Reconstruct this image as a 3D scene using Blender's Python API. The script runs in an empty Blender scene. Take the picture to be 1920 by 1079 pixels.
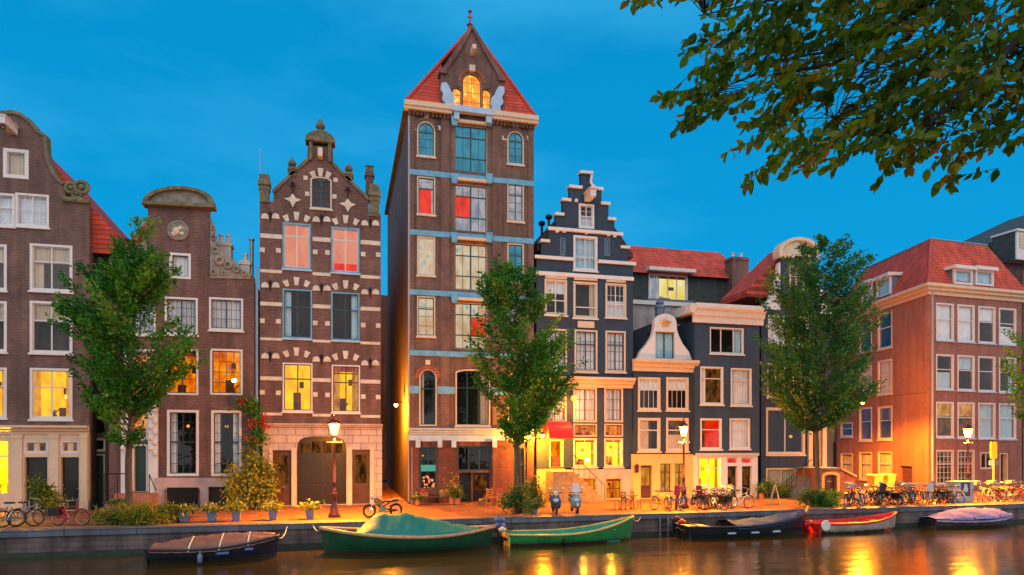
import bpy, bmesh, math, random
import numpy as np
from mathutils import Vector, Matrix
from mathutils.geometry import tessellate_polygon
S = bpy.context.scene
COL = S.collection
rad = math.radians
# ---------------------------------------------------------------- camera
F = 1266.0; TH = rad(14.1); EYE = 3.25
CO, SI = math.cos(TH), math.sin(TH)
cam = bpy.data.cameras.new('camera'); camo = bpy.data.objects.new('camera', cam); COL.objects.link(camo)
cam.sensor_width = 36; cam.lens = F / 1920 * 36; cam.shift_y = (835 - 539.5) / 1920
cam.clip_start = 0.2; cam.clip_end = 3000
camo.location = (0, 0, EYE); camo.rotation_euler = (rad(90), 0, -TH)
S.camera = camo
# ---------------------------------------------------------------- world and light
w = bpy.data.worlds.new("World"); S.world = w; w.use_nodes = True
nt = w.node_tree; nt.nodes.clear()
out = nt.nodes.new('ShaderNodeOutputWorld'); bg = nt.nodes.new('ShaderNodeBackground')
sky = nt.nodes.new('ShaderNodeTexSky'); sky.sky_type = 'NISHITA'; sky.sun_disc = False
sky.sun_elevation = rad(1.0); sky.sun_rotation = rad(200)
tc = nt.nodes.new('ShaderNodeTexCoord'); sp = nt.nodes.new('ShaderNodeSeparateXYZ')
nt.links.new(tc.outputs['Generated'], sp.inputs[0])
mr = nt.nodes.new('ShaderNodeMapRange'); mr.interpolation_type = 'SMOOTHSTEP'
mr.inputs['From Min'].default_value = -0.35; mr.inputs['From Max'].default_value = 0.42
nt.links.new(sp.outputs['Y'], mr.inputs['Value'])
zr = nt.nodes.new('ShaderNodeValToRGB'); nt.links.new(sp.outputs['Z'], zr.inputs[0])
zr.color_ramp.elements[0].position = 0.0; zr.color_ramp.elements[0].color = (0.0, 0.385, 0.80, 1)
zr.color_ramp.elements[1].position = 0.75; zr.color_ramp.elements[1].color = (0.0, 0.235, 0.56, 1)
cn = nt.nodes.new('ShaderNodeTexNoise'); cn.inputs['Scale'].default_value = 2.2; cn.inputs['Detail'].default_value = 6
cmp_ = nt.nodes.new('ShaderNodeMapping'); cmp_.inputs['Scale'].default_value = (1, 1, 3.2)
nt.links.new(tc.outputs['Generated'], cmp_.inputs[0]); nt.links.new(cmp_.outputs[0], cn.inputs['Vector'])
cr = nt.nodes.new('ShaderNodeMapRange'); cr.inputs['From Min'].default_value = .46; cr.inputs['From Max'].default_value = .72
cr.inputs['To Max'].default_value = .85
nt.links.new(cn.outputs['Fac'], cr.inputs['Value'])
cm = nt.nodes.new('ShaderNodeMixRGB'); cm.inputs[2].default_value = (.035, .42, .80, 1)
nt.links.new(cr.outputs[0], cm.inputs[0]); nt.links.new(zr.outputs[0], cm.inputs[1])
mx = nt.nodes.new('ShaderNodeMixRGB')       # the last glow of the evening lies behind the camera, the blue hour in front
mx.inputs[1].default_value = (1.0, 0.98, 1.08, 1)
nt.links.new(mr.outputs[0], mx.inputs[0]); nt.links.new(cm.outputs[0], mx.inputs[2])
ad = nt.nodes.new('ShaderNodeMixRGB'); ad.blend_type = 'ADD'; ad.inputs[0].default_value = 0.004
nt.links.new(mx.outputs[0], ad.inputs[1]); nt.links.new(sky.outputs[0], ad.inputs[2])
nt.links.new(ad.outputs[0], bg.inputs['Color']); bg.inputs['Strength'].default_value = 1.0
nt.links.new(bg.outputs[0], out.inputs['Surface'])
sun = bpy.data.lights.new('sun', 'SUN'); sun.energy = 0.42; sun.angle = rad(40); sun.color = (1, .88, .84)
so = bpy.data.objects.new('sun', sun); COL.objects.link(so); so.rotation_euler = (rad(62), 0, rad(-30))
S.view_settings.view_transform = 'Standard'; S.view_settings.look = 'None'
S.view_settings.exposure = 0.0; S.view_settings.gamma = 1; S.view_settings.use_curve_mapping = False
S.cycles.max_bounces = 6; S.cycles.transparent_max_bounces = 12; S.cycles.caustics_reflective = False
S.cycles.caustics_refractive = False; S.cycles.sample_clamp_indirect = 4
S.cycles.use_denoising = True
# ---------------------------------------------------------------- materials
MT = {}
def newmat(name):
    m = bpy.data.materials.new(name); m.use_nodes = True; MT[name] = m
    n = m.node_tree; n.nodes.clear()
    o = n.nodes.new('ShaderNodeOutputMaterial'); b = n.nodes.new('ShaderNodeBsdfPrincipled')
    n.links.new(b.outputs[0], o.inputs[0]); return m, n, b
def sc(c, k): return (min(c[0]*k, 1), min(c[1]*k, 1), min(c[2]*k, 1), 1)
def pm(name, col, rough=.6, var=.18, scale=2.5, metal=0, bump=0.0, emis=0, ecol=None, fine=30):
    if name in MT: return MT[name]
    m, n, b = newmat(name)
    t = n.nodes.new('ShaderNodeTexCoord')
    n1 = n.nodes.new('ShaderNodeTexNoise'); n1.inputs['Scale'].default_value = scale; n1.inputs['Detail'].default_value = 6
    n.links.new(t.outputs['Object'], n1.inputs['Vector'])
    r = n.nodes.new('ShaderNodeValToRGB'); r.color_ramp.elements[0].position = .3; r.color_ramp.elements[1].position = .7
    r.color_ramp.elements[0].color = sc(col, 1-var); r.color_ramp.elements[1].color = sc(col, 1+var)
    n.links.new(n1.outputs['Fac'], r.inputs[0]); n.links.new(r.outputs[0], b.inputs['Base Color'])
    b.inputs['Roughness'].default_value = rough; b.inputs['Metallic'].default_value = metal
    if bump:
        n2 = n.nodes.new('ShaderNodeTexNoise'); n2.inputs['Scale'].default_value = fine
        n.links.new(t.outputs['Object'], n2.inputs['Vector'])
        bp = n.nodes.new('ShaderNodeBump'); bp.inputs['Strength'].default_value = bump; bp.inputs['Distance'].default_value = .02
        n.links.new(n2.outputs['Fac'], bp.inputs['Height']); n.links.new(bp.outputs[0], b.inputs['Normal'])
    if emis:
        b.inputs['Emission Color'].default_value = (*(ecol or col), 1); b.inputs['Emission Strength'].default_value = emis
    return m
def hullmat(name, col, var=.25):                       # painted planks with scuffs and a dirty band at the waterline
    m = pm(name, col, .38, var, 2.0); n = m.node_tree; b = n.nodes['Principled BSDF']
    t = n.nodes.new('ShaderNodeTexCoord'); s = n.nodes.new('ShaderNodeSeparateXYZ'); n.links.new(t.outputs['Object'], s.inputs[0])
    wv = n.nodes.new('ShaderNodeTexWave'); wv.bands_direction = 'Z'; wv.wave_profile = 'SAW'; wv.inputs['Scale'].default_value = 2.3; wv.inputs['Distortion'].default_value = .4; wv.inputs['Detail Scale'].default_value = .6
    n.links.new(t.outputs['Object'], wv.inputs['Vector']); bp = n.nodes.new('ShaderNodeBump'); bp.inputs['Strength'].default_value = .8; bp.inputs['Distance'].default_value = .03
    n.links.new(wv.outputs['Fac'], bp.inputs['Height']); n.links.new(bp.outputs[0], b.inputs['Normal'])
    nz = n.nodes.new('ShaderNodeTexNoise'); nz.inputs['Scale'].default_value = 5; nz.inputs['Detail'].default_value = 8; n.links.new(t.outputs['Object'], nz.inputs['Vector'])
    ad_ = n.nodes.new('ShaderNodeMath'); ad_.operation = 'MULTIPLY_ADD'; n.links.new(nz.outputs['Fac'], ad_.inputs[0]); ad_.inputs[1].default_value = -.28; n.links.new(s.outputs[2], ad_.inputs[2])
    mr_ = n.nodes.new('ShaderNodeMapRange'); mr_.inputs['From Min'].default_value = -.06; mr_.inputs['From Max'].default_value = .02; n.links.new(ad_.outputs[0], mr_.inputs['Value'])
    mx_ = n.nodes.new('ShaderNodeMixRGB'); mx_.inputs[1].default_value = (.05, .045, .03, 1); n.links.new(mr_.outputs[0], mx_.inputs[0])
    src = b.inputs['Base Color'].links[0].from_socket; n.links.new(src, mx_.inputs[2]); n.links.new(mx_.outputs[0], b.inputs['Base Color']); return m
def brick(name, c1, c2, mort, bw=.22, bh=.075, stain=.35, rough=.85, slope=False, msz=.012):
    m, n, b = newmat(name)
    t = n.nodes.new('ShaderNodeTexCoord'); s = n.nodes.new('ShaderNodeSeparateXYZ'); n.links.new(t.outputs['Object'], s.inputs[0])
    a = n.nodes.new('ShaderNodeMath'); a.operation = 'ADD'; n.links.new(s.outputs[0], a.inputs[0]); n.links.new(s.outputs[1], a.inputs[1])
    c = n.nodes.new('ShaderNodeCombineXYZ')
    if slope:
        n.links.new(s.outputs[1], c.inputs[0]); n.links.new(s.outputs[2], c.inputs[1])
    else:
        n.links.new(a.outputs[0], c.inputs[0]); n.links.new(s.outputs[2], c.inputs[1])
    bt = n.nodes.new('ShaderNodeTexBrick'); n.links.new(c.outputs[0], bt.inputs['Vector'])
    bt.inputs['Scale'].default_value = 1; bt.inputs['Brick Width'].default_value = bw; bt.inputs['Row Height'].default_value = bh
    bt.inputs['Mortar Size'].default_value = msz; bt.inputs['Mortar Smooth'].default_value = .3; bt.inputs['Bias'].default_value = -.1
    bt.inputs['Color1'].default_value = (*c1, 1); bt.inputs['Color2'].default_value = (*c2, 1); bt.inputs['Mortar'].default_value = (*mort, 1)
    n1 = n.nodes.new('ShaderNodeTexNoise'); n1.inputs['Scale'].default_value = .7; n1.inputs['Detail'].default_value = 8; n1.inputs['Roughness'].default_value = .7
    n.links.new(t.outputs['Object'], n1.inputs['Vector'])
    r = n.nodes.new('ShaderNodeValToRGB'); r.color_ramp.elements[0].position = .32; r.color_ramp.elements[1].position = .68
    r.color_ramp.elements[0].color = (1-stain, 1-stain, 1-stain*.9, 1); r.color_ramp.elements[1].color = (1.12, 1.1, 1.08, 1)
    n.links.new(n1.outputs['Fac'], r.inputs[0])
    mp = n.nodes.new('ShaderNodeMapping'); mp.inputs['Scale'].default_value = (1.6, 1.6, .22)       # rain streaks and soot
    n.links.new(t.outputs['Object'], mp.inputs[0]); n3 = n.nodes.new('ShaderNodeTexNoise'); n3.inputs['Scale'].default_value = 1.3; n3.inputs['Detail'].default_value = 7
    n.links.new(mp.outputs[0], n3.inputs['Vector']); r3 = n.nodes.new('ShaderNodeMapRange'); r3.inputs['From Min'].default_value = .35; r3.inputs['From Max'].default_value = .68
    r3.inputs['To Min'].default_value = 1-stain*.9; r3.inputs['To Max'].default_value = 1.15; n.links.new(n3.outputs['Fac'], r3.inputs['Value'])
    m0 = n.nodes.new('ShaderNodeVectorMath'); m0.operation = 'SCALE'; n.links.new(r.outputs[0], m0.inputs[0]); n.links.new(r3.outputs[0], m0.inputs['Scale'])
    mu = n.nodes.new('ShaderNodeMixRGB'); mu.blend_type = 'MULTIPLY'; mu.inputs[0].default_value = 1
    n.links.new(bt.outputs['Color'], mu.inputs[1]); n.links.new(m0.outputs[0], mu.inputs[2]); n.links.new(mu.outputs[0], b.inputs['Base Color'])
    bp = n.nodes.new('ShaderNodeBump'); bp.inputs['Strength'].default_value = .5; bp.inputs['Distance'].default_value = .01; bp.invert = True
    n.links.new(bt.outputs['Fac'], bp.inputs['Height']); n.links.new(bp.outputs[0], b.inputs['Normal'])
    b.inputs['Roughness'].default_value = rough
    return m
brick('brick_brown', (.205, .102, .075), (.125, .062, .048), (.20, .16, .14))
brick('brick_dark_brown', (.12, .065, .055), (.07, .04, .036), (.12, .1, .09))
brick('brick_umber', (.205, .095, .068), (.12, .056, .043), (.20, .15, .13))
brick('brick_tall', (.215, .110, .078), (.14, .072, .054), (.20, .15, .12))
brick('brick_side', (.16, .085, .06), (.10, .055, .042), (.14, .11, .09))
brick('brick_navy', (.024, .056, .100), (.017, .040, .074), (.02, .042, .07), stain=.25, rough=.7)
brick('brick_blue', (.030, .075, .135), (.022, .055, .10), (.024, .05, .085), stain=.25, rough=.7)
brick('brick_shop', (.20, .055, .03), (.12, .035, .022), (.08, .06, .06))
brick('brick_pink', (.33, .125, .088), (.24, .085, .060), (.28, .17, .14), stain=.2)
brick('brick_red_side', (.32, .12, .075), (.24, .09, .06), (.28, .15, .11), stain=.15)
brick('brick_orange', (.46, .12, .03), (.34, .09, .025), (.3, .15, .1))
brick('roof_red', (.76, .085, .035), (.56, .06, .03), (.26, .035, .02), bw=.26, bh=.24, stain=.3, slope=True, msz=.03)
brick('roof_red_front', (.78, .10, .045), (.60, .072, .035), (.32, .045, .025), bw=.26, bh=.24, stain=.3, msz=.03)
brick('roof_dark', (.05, .055, .06), (.03, .035, .04), (.015, .018, .02), bw=.3, bh=.22, stain=.3, slope=True, msz=.02)
brick('roof_brown', (.13, .05, .035), (.09, .035, .03), (.04, .02, .02), bw=.26, bh=.22, stain=.3, slope=True, msz=.02)
brick('slate_green', (.055, .085, .08), (.04, .06, .06), (.02, .03, .03), bw=.35, bh=.2, stain=.3)
brick('stone_pink', (.54, .44, .37), (.48, .38, .32), (.20, .15, .14), bw=.85, bh=.42, stain=.15, msz=.02)
brick('quay_stone', (.20, .16, .15), (.14, .115, .112), (.09, .075, .07), bw=.75, bh=.22, stain=.6, msz=.012)
brick('render_pale', (.40, .37, .36), (.36, .33, .32), (.3, .27, .26), bw=.9, bh=.6, stain=.25, msz=.01)
pm('cream', (.64, .51, .34), .5, .06); pm('white', (.68, .66, .62), .45, .06); pm('white_blue', (.38, .54, .70), .6, .14)
pm('stone', (.44, .38, .28), .8, .25, bump=.3); pm('stone_grey', (.24, .22, .17), .85, .35, 3, bump=.4); pm('stone_moss', (.15, .14, .08), .9, .4, 4, bump=.4)
pm('stone_white', (.62, .56, .45), .8, .18, bump=.2); pm('stone_band', (.13, .38, .56), .7, .2, bump=.2)
pm('plinth_pink', (.46, .34, .31), .75, .14, 1.5, bump=.2); pm('cream_wall', (.62, .44, .14), .6, .08)
pm('sash_dark', (.012, .035, .035), .35, .1); pm('sash_green', (.01, .06, .065), .35, .1); pm('sash_white', (.62, .63, .62), .4, .05)
pm('door_dark', (.010, .010, .007), .35, .2); pm('door_brown', (.085, .035, .018), .4, .25); pm('door_green', (.015, .045, .035), .3, .1)
pm('black_metal', (.012, .012, .014), .35, .2, metal=.6); pm('iron_maroon', (.06, .012, .02), .35, .2, metal=.2)
pm('room_dark', (.03, .024, .018), .9, .6, 1.2); pm('room_mid', (.10, .07, .05), .9, .6, 1.5)
pm('curtain_white', (.78, .82, .86), .8, .08); pm('curtain_cream', (.60, .48, .33), .8, .1); pm('curtain_blue', (.42, .66, .78), .8, .1)
pm('blind_teal', (.02, .40, .46), .8, .05); pm('tin', (.3, .33, .36), .4, .15, metal=.7); pm('lead', (.12, .17, .22), .5, .2)
pm('chrome', (.5, .5, .52), .2, .05, metal=1); pm('rubber', (.012, .012, .012), .7, .2)
pm('gutter', (.30, .32, .36), .5, .1); pm('pipe_blue', (.16, .30, .42), .4, .1)
def glow(name, c1, c2, strength, scale=1.6, c3=None):
    m = bpy.data.materials.new(name); m.use_nodes = True; MT[name] = m
    n = m.node_tree; n.nodes.clear(); o = n.nodes.new('ShaderNodeOutputMaterial'); e = n.nodes.new('ShaderNodeEmission')
    t = n.nodes.new('ShaderNodeTexCoord'); mp = n.nodes.new('ShaderNodeMapping'); mp.inputs['Scale'].default_value = (1.6, 1, .8)
    n1 = n.nodes.new('ShaderNodeTexNoise'); n1.inputs['Scale'].default_value = scale; n1.inputs['Detail'].default_value = 3
    n.links.new(t.outputs['Object'], mp.inputs[0]); n.links.new(mp.outputs[0], n1.inputs['Vector'])
    r = n.nodes.new('ShaderNodeValToRGB'); r.color_ramp.elements[0].position = .36; r.color_ramp.elements[1].position = .6
    r.color_ramp.elements[0].color = (*c1, 1); r.color_ramp.elements[1].color = (*c2, 1)
    if c3: x = r.color_ramp.elements.new(.72); x.color = (*c3, 1)
    n.links.new(n1.outputs['Fac'], r.inputs[0]); n.links.new(r.outputs[0], e.inputs[0]); e.inputs[1].default_value = strength
    n.links.new(e.outputs[0], o.inputs[0]); return m
glow('lit_yellow', (1, .38, .002), (1, .60, .004), 1.25)
glow('lit_curtain', (.75, .22, .01), (1, .42, .02), .9, 3.0); glow('lit_shop', (1, .38, .002), (1, .50, .004), 3.2); glow('bulb_dim', (1, .22, .01), (1, .30, .02), 1.6)
glow('lit_orange', (.55, .07, .002), (1, .24, .003), 1.05, 2.2, (1, .42, .01))
glow('lit_amber', (.5, .13, .01), (.9, .40, .05), .8, 2.0)
glow('lit_pink', (.95, .26, .16), (1, .36, .20), .80, 1.2)
glow('lit_red', (.75, .008, .002), (1, .035, .003), 1.0, 1.6)
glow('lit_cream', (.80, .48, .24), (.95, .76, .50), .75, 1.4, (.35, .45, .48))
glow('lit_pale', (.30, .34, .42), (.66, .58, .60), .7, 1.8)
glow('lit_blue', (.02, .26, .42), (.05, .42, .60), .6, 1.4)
glow('lit_dim', (.03, .012, .004), (.22, .07, .01), .8, 2.5)
glow('lit_loft', (1, .12, .003), (1, .30, .012), 1.9, 2.2, (1, .75, .22))
glow('lit_window_yellow', (.95, .70, .12), (1, .85, .35), .95, 1.0)
pm('silhouette', (.10, .03, .01), .8, .5, 4); pm('silhouette_red', (.35, .04, .01), .8, .5, 4)
glow('bulb', (1, .85, .5), (1, .9, .6), 14); glow('bulb_warm', (1, .42, .05), (1, .5, .08), 30); glow('bulb_small', (1, .85, .55), (1, .9, .6), 4)
glow('lantern_glass', (1, .50, .05), (1, .60, .10), 14)
def panes():
    m = bpy.data.materials.new('pane_glass'); m.use_nodes = True; MT['pane_glass'] = m
    n = m.node_tree; n.nodes.clear(); o = n.nodes.new('ShaderNodeOutputMaterial')
    tr = n.nodes.new('ShaderNodeBsdfTransparent'); tr.inputs[0].default_value = (.92, .95, .95, 1)
    g = n.nodes.new('ShaderNodeBsdfGlossy'); g.inputs['Roughness'].default_value = .03
    t = n.nodes.new('ShaderNodeTexCoord'); nz = n.nodes.new('ShaderNodeTexNoise'); nz.inputs['Scale'].default_value = 1.7
    bp = n.nodes.new('ShaderNodeBump'); bp.inputs['Strength'].default_value = .12; bp.inputs['Distance'].default_value = .05
    n.links.new(t.outputs['Object'], nz.inputs['Vector']); n.links.new(nz.outputs['Fac'], bp.inputs['Height']); n.links.new(bp.outputs[0], g.inputs['Normal'])
    lw = n.nodes.new('ShaderNodeLayerWeight'); lw.inputs[0].default_value = .5     # the same from both sides of the glass
    p4 = n.nodes.new('ShaderNodeMath'); p4.operation = 'POWER'; n.links.new(lw.outputs['Facing'], p4.inputs[0]); p4.inputs[1].default_value = 3.5
    fr = n.nodes.new('ShaderNodeMath'); fr.operation = 'MULTIPLY_ADD'; n.links.new(p4.outputs[0], fr.inputs[0]); fr.inputs[1].default_value = .75; fr.inputs[2].default_value = .045
    mm = n.nodes.new('ShaderNodeMixShader'); n.links.new(fr.outputs[0], mm.inputs[0])
    n.links.new(tr.outputs[0], mm.inputs[1]); n.links.new(g.outputs[0], mm.inputs[2]); n.links.new(mm.outputs[0], o.inputs[0])
panes()
# ---------------------------------------------------------------- mesh builder
class MB:
    def __init__(s): s.v = []; s.f = []; s.mi = []; s.cur = 0
    def add(s, vs, fs):
        b = len(s.v); s.v += [tuple(p) for p in vs]; s.f += [tuple(i+b for i in f) for f in fs]; s.mi += [s.cur]*len(fs); return s
    def box(s, x0, x1, y0, y1, z0, z1):
        if x0 > x1: x0, x1 = x1, x0
        if y0 > y1: y0, y1 = y1, y0
        if z0 > z1: z0, z1 = z1, z0
        return s.add([(x0,y0,z0),(x1,y0,z0),(x1,y1,z0),(x0,y1,z0),(x0,y0,z1),(x1,y0,z1),(x1,y1,z1),(x0,y1,z1)],
              [(0,3,2,1),(4,5,6,7),(0,1,5,4),(1,2,6,5),(2,3,7,6),(3,0,4,7)])
    def prism(s, loop, y0, y1, holes=()):          # loops in (x,z), extruded along y
        loops = [loop] + list(holes)
        pts = [p for l in loops for p in l]; n = len(pts)
        ar = lambda l: abs(sum(l[i][0]*l[(i+1) % len(l)][1]-l[(i+1) % len(l)][0]*l[i][1] for i in range(len(l))))/2
        want = ar(loops[0])-sum(ar(l) for l in loops[1:]); rj = random.Random(1); jit = 0.0
        for _ in range(40):                             # the tessellator can lose a hole: check the area and try again, nudged
            tri = tessellate_polygon([[Vector((p[0]+rj.uniform(-jit, jit), p[1]+rj.uniform(-jit, jit), 0)) for p in l] for l in loops])
            got = sum(ar([pts[i] for i in t]) for t in tri)
            if abs(got-want) < .004*want+.002: break
            jit = .0005 if not jit else min(.02, jit*1.15)
        else: print('TESS FAIL', len(holes), want, got)
        vs = [(p[0], y0, p[1]) for p in pts] + [(p[0], y1, p[1]) for p in pts]; fs = []
        for t in tri:
            a, b, c = [pts[i] for i in t]
            cr_ = (b[0]-a[0])*(c[1]-a[1]) - (b[1]-a[1])*(c[0]-a[0])
            if cr_ < 0: t = (t[0], t[2], t[1])
            fs.append(tuple(t)); fs.append((t[2]+n, t[1]+n, t[0]+n))
        k = 0
        for li, l in enumerate(loops):
            m = len(l); area = sum(l[i][0]*l[(i+1)%m][1]-l[(i+1)%m][0]*l[i][1] for i in range(m))
            for i in range(m):
                a, b = k+i, k+(i+1)%m
                q = (b, a, a+n, b+n)
                if (area > 0) != (li == 0): q = q[::-1]
                fs.append(q)
            k += m
        return s.add(vs, fs)
    def prismz(s, loop, z0, z1):
        m = MB().prism(loop, z0, z1); b = len(s.v)
        return s.add([(p[0], p[2], p[1]) for p in m.v], [f[::-1] for f in m.f])
    def ring(s, o, i, y0, y1):
        n = len(o); vs = [(p[0], y0, p[1]) for p in o]+[(p[0], y0, p[1]) for p in i]+[(p[0], y1, p[1]) for p in o]+[(p[0], y1, p[1]) for p in i]
        fs = []
        for k in range(n):
            j = (k+1) % n
            fs += [(k, j, n+j, n+k), (2*n+j, 2*n+k, 3*n+k, 3*n+j), (j, k, 2*n+k, 2*n+j), (n+k, n+j, 3*n+j, 3*n+k)]
        return s.add(vs, fs)
    def tube(s, pts, r, n=6, r2=None, cap=True):
        pts = [Vector(p) for p in pts]; m = len(pts); vs = []; fs = []
        for i, p in enumerate(pts):
            d = (pts[min(i+1, m-1)] - pts[max(i-1, 0)])
            d = d.normalized() if d.length > 1e-9 else Vector((0, 0, 1))
            u = d.cross(Vector((0, 0, 1)) if abs(d.z) < .9 else Vector((1, 0, 0))).normalized(); v = d.cross(u)
            rr = r if r2 is None else r + (r2-r)*i/max(1, m-1)
            if isinstance(r, (list, tuple)): rr = r[i]
            for k in range(n):
                a = 2*math.pi*k/n; vs.append(p + u*math.cos(a)*rr + v*math.sin(a)*rr)
        for i in range(m-1):
            for k in range(n):
                fs.append((i*n+k, i*n+(k+1)%n, (i+1)*n+(k+1)%n, (i+1)*n+k))
        if cap: fs += [tuple(range(n))[::-1], tuple(range((m-1)*n, m*n))]
        return s.add(vs, fs)
    def lathe(s, prof, cx=0, cy=0, n=10, ang0=0):    # (r, z) from the bottom up
        vs = []; fs = []; m = len(prof)
        for r, z in prof:
            for k in range(n):
                a = ang0+2*math.pi*k/n; vs.append((cx+r*math.cos(a), cy+r*math.sin(a), z))
        for i in range(m-1):
            for k in range(n): fs.append((i*n+k, i*n+(k+1)%n, (i+1)*n+(k+1)%n, (i+1)*n+k))
        fs += [tuple(range(n))[::-1], tuple(range((m-1)*n, m*n))]
        return s.add(vs, fs)
    def torus(s, c, R, r, n=18, m=5, axis='y'):
        vs = []; fs = []
        for i in range(n):
            a = 2*math.pi*i/n
            for k in range(m):
                b = 2*math.pi*k/m; q = R+r*math.cos(b); h = r*math.sin(b)
                if axis == 'y': p = (c[0]+q*math.cos(a), c[1]+h, c[2]+q*math.sin(a))
                else: p = (c[0]+q*math.cos(a), c[1]+q*math.sin(a), c[2]+h)
                vs.append(p)
        for i in range(n):
            for k in range(m): fs.append((i*m+k, ((i+1)%n)*m+k, ((i+1)%n)*m+(k+1)%m, i*m+(k+1)%m))
        return s.add(vs, fs)
    def ball(s, c, r, sz=1.0, n=10, m=6):
        return s.lathe([(max(1e-3, r*math.sin(math.pi*i/m)), c[2]-r*sz*math.cos(math.pi*i/m)) for i in range(m+1)], c[0], c[1], n)
    def mesh(s, name, mats, smooth=False):
        me = bpy.data.meshes.new(name); me.from_pydata(s.v, [], s.f)
        for m in (mats if isinstance(mats, (list, tuple)) else [mats]): me.materials.append(MT[m] if isinstance(m, str) else m)
        if max(s.mi, default=0): me.polygons.foreach_set('material_index', s.mi)
        if smooth: me.polygons.foreach_set('use_smooth', [True]*len(me.polygons))
        me.update(); return me
    def build(s, name, mats, parent=None, smooth=False):
        o = bpy.data.objects.new(name, s.mesh(name, mats, smooth)); COL.objects.link(o)
        if parent is not None: o.parent = parent
        return o
def tag(o, label=None, cat=None, group=None, kind=None):
    if label: o['label'] = label
    if cat: o['category'] = cat
    if group: o['group'] = group
    if kind: o['kind'] = kind
    return o
def thing(name, label, cat, loc=(0,0,0), rz=0, group=None):
    o = bpy.data.objects.new(name, None); COL.objects.link(o); o.location = loc; o.rotation_euler = (0, 0, rz)
    o.empty_display_size = .2
    return tag(o, label, cat, group)
KIDS = {}
def copytree(o, parent=None):
    c = o.copy(); COL.objects.link(c)
    if parent is not None: c.parent = parent
    for ch in list(o.children): copytree(ch, c)
    return c
# ---------------------------------------------------------------- measuring the photograph
def ray(px, py=835):
    xc = (px-960)/F; zc = (835-py)/F
    return Vector((SI+xc*CO, CO-xc*SI, zc))
def XY(px, Y): r = ray(px); return Y*r.x/r.y             # x at a given street depth
def ZY(px, py, Y): r = ray(px, py); return EYE + Y/r.y*r.z
class Fac:                                              # the plane of a facade; local x along it, y into the building, z up
    def __init__(s, O, ang=0.0):
        s.O = Vector((O[0], O[1])); s.ang = ang
        s.d = Vector((math.cos(ang), math.sin(ang))); s.n = Vector((-math.sin(ang), math.cos(ang)))
    def _t(s, px, dy): r = ray(px); return (s.O.dot(s.n)+dy)/(r.x*s.n.x+r.y*s.n.y)
    def x(s, px, dy=0):
        r = ray(px); t = s._t(px, dy); return (Vector((r.x*t, r.y*t))-s.O).dot(s.d)
    def z(s, px, py, dy=0): return EYE + s._t(px, dy)*(835-py)/F
    def p(s, px, py, dy=0): return (s.x(px, dy), s.z(px, py, dy))
    def r(s, x0, y0, x1, y1, dy=0):
        m = (x0+x1)/2; return (s.x(x0, dy), s.x(x1, dy), s.z(m, y1, dy), s.z(m, y0, dy))
def loop(s0, s1, z0, z1, arch=None, n=9):
    if not arch: return [(s0, z0), (s1, z0), (s1, z1), (s0, z1)]
    wd = s1-s0; cx = (s0+s1)/2
    rise = {'round': wd/2, 'seg': wd*.16, 'low': wd*.09, 'gate': wd*.32}[arch]
    pts = [(s0, z0), (s1, z0)]
    for i in range(n+1):
        a = math.pi*i/n
        if arch == 'gate':
            e = .55; c = math.cos(a); sn = math.sin(a)
            pts.append((cx+wd/2*math.copysign(abs(c)**e, c), z1-rise+rise*abs(sn)**e))
        else: pts.append((cx+wd/2*math.cos(a), z1-rise+rise*math.sin(a)))
    return pts
def archtop(s, s0, s1, z1, arch):
    if not arch: return z1
    wd = s1-s0; rise = {'round': wd/2, 'seg': wd*.16, 'low': wd*.09, 'gate': wd*.32}[arch]
    t = min(1, abs(s-(s0+s1)/2)/(wd/2)); return z1-rise+rise*math.sqrt(max(0, 1-t*t))
random.seed(4)
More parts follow.
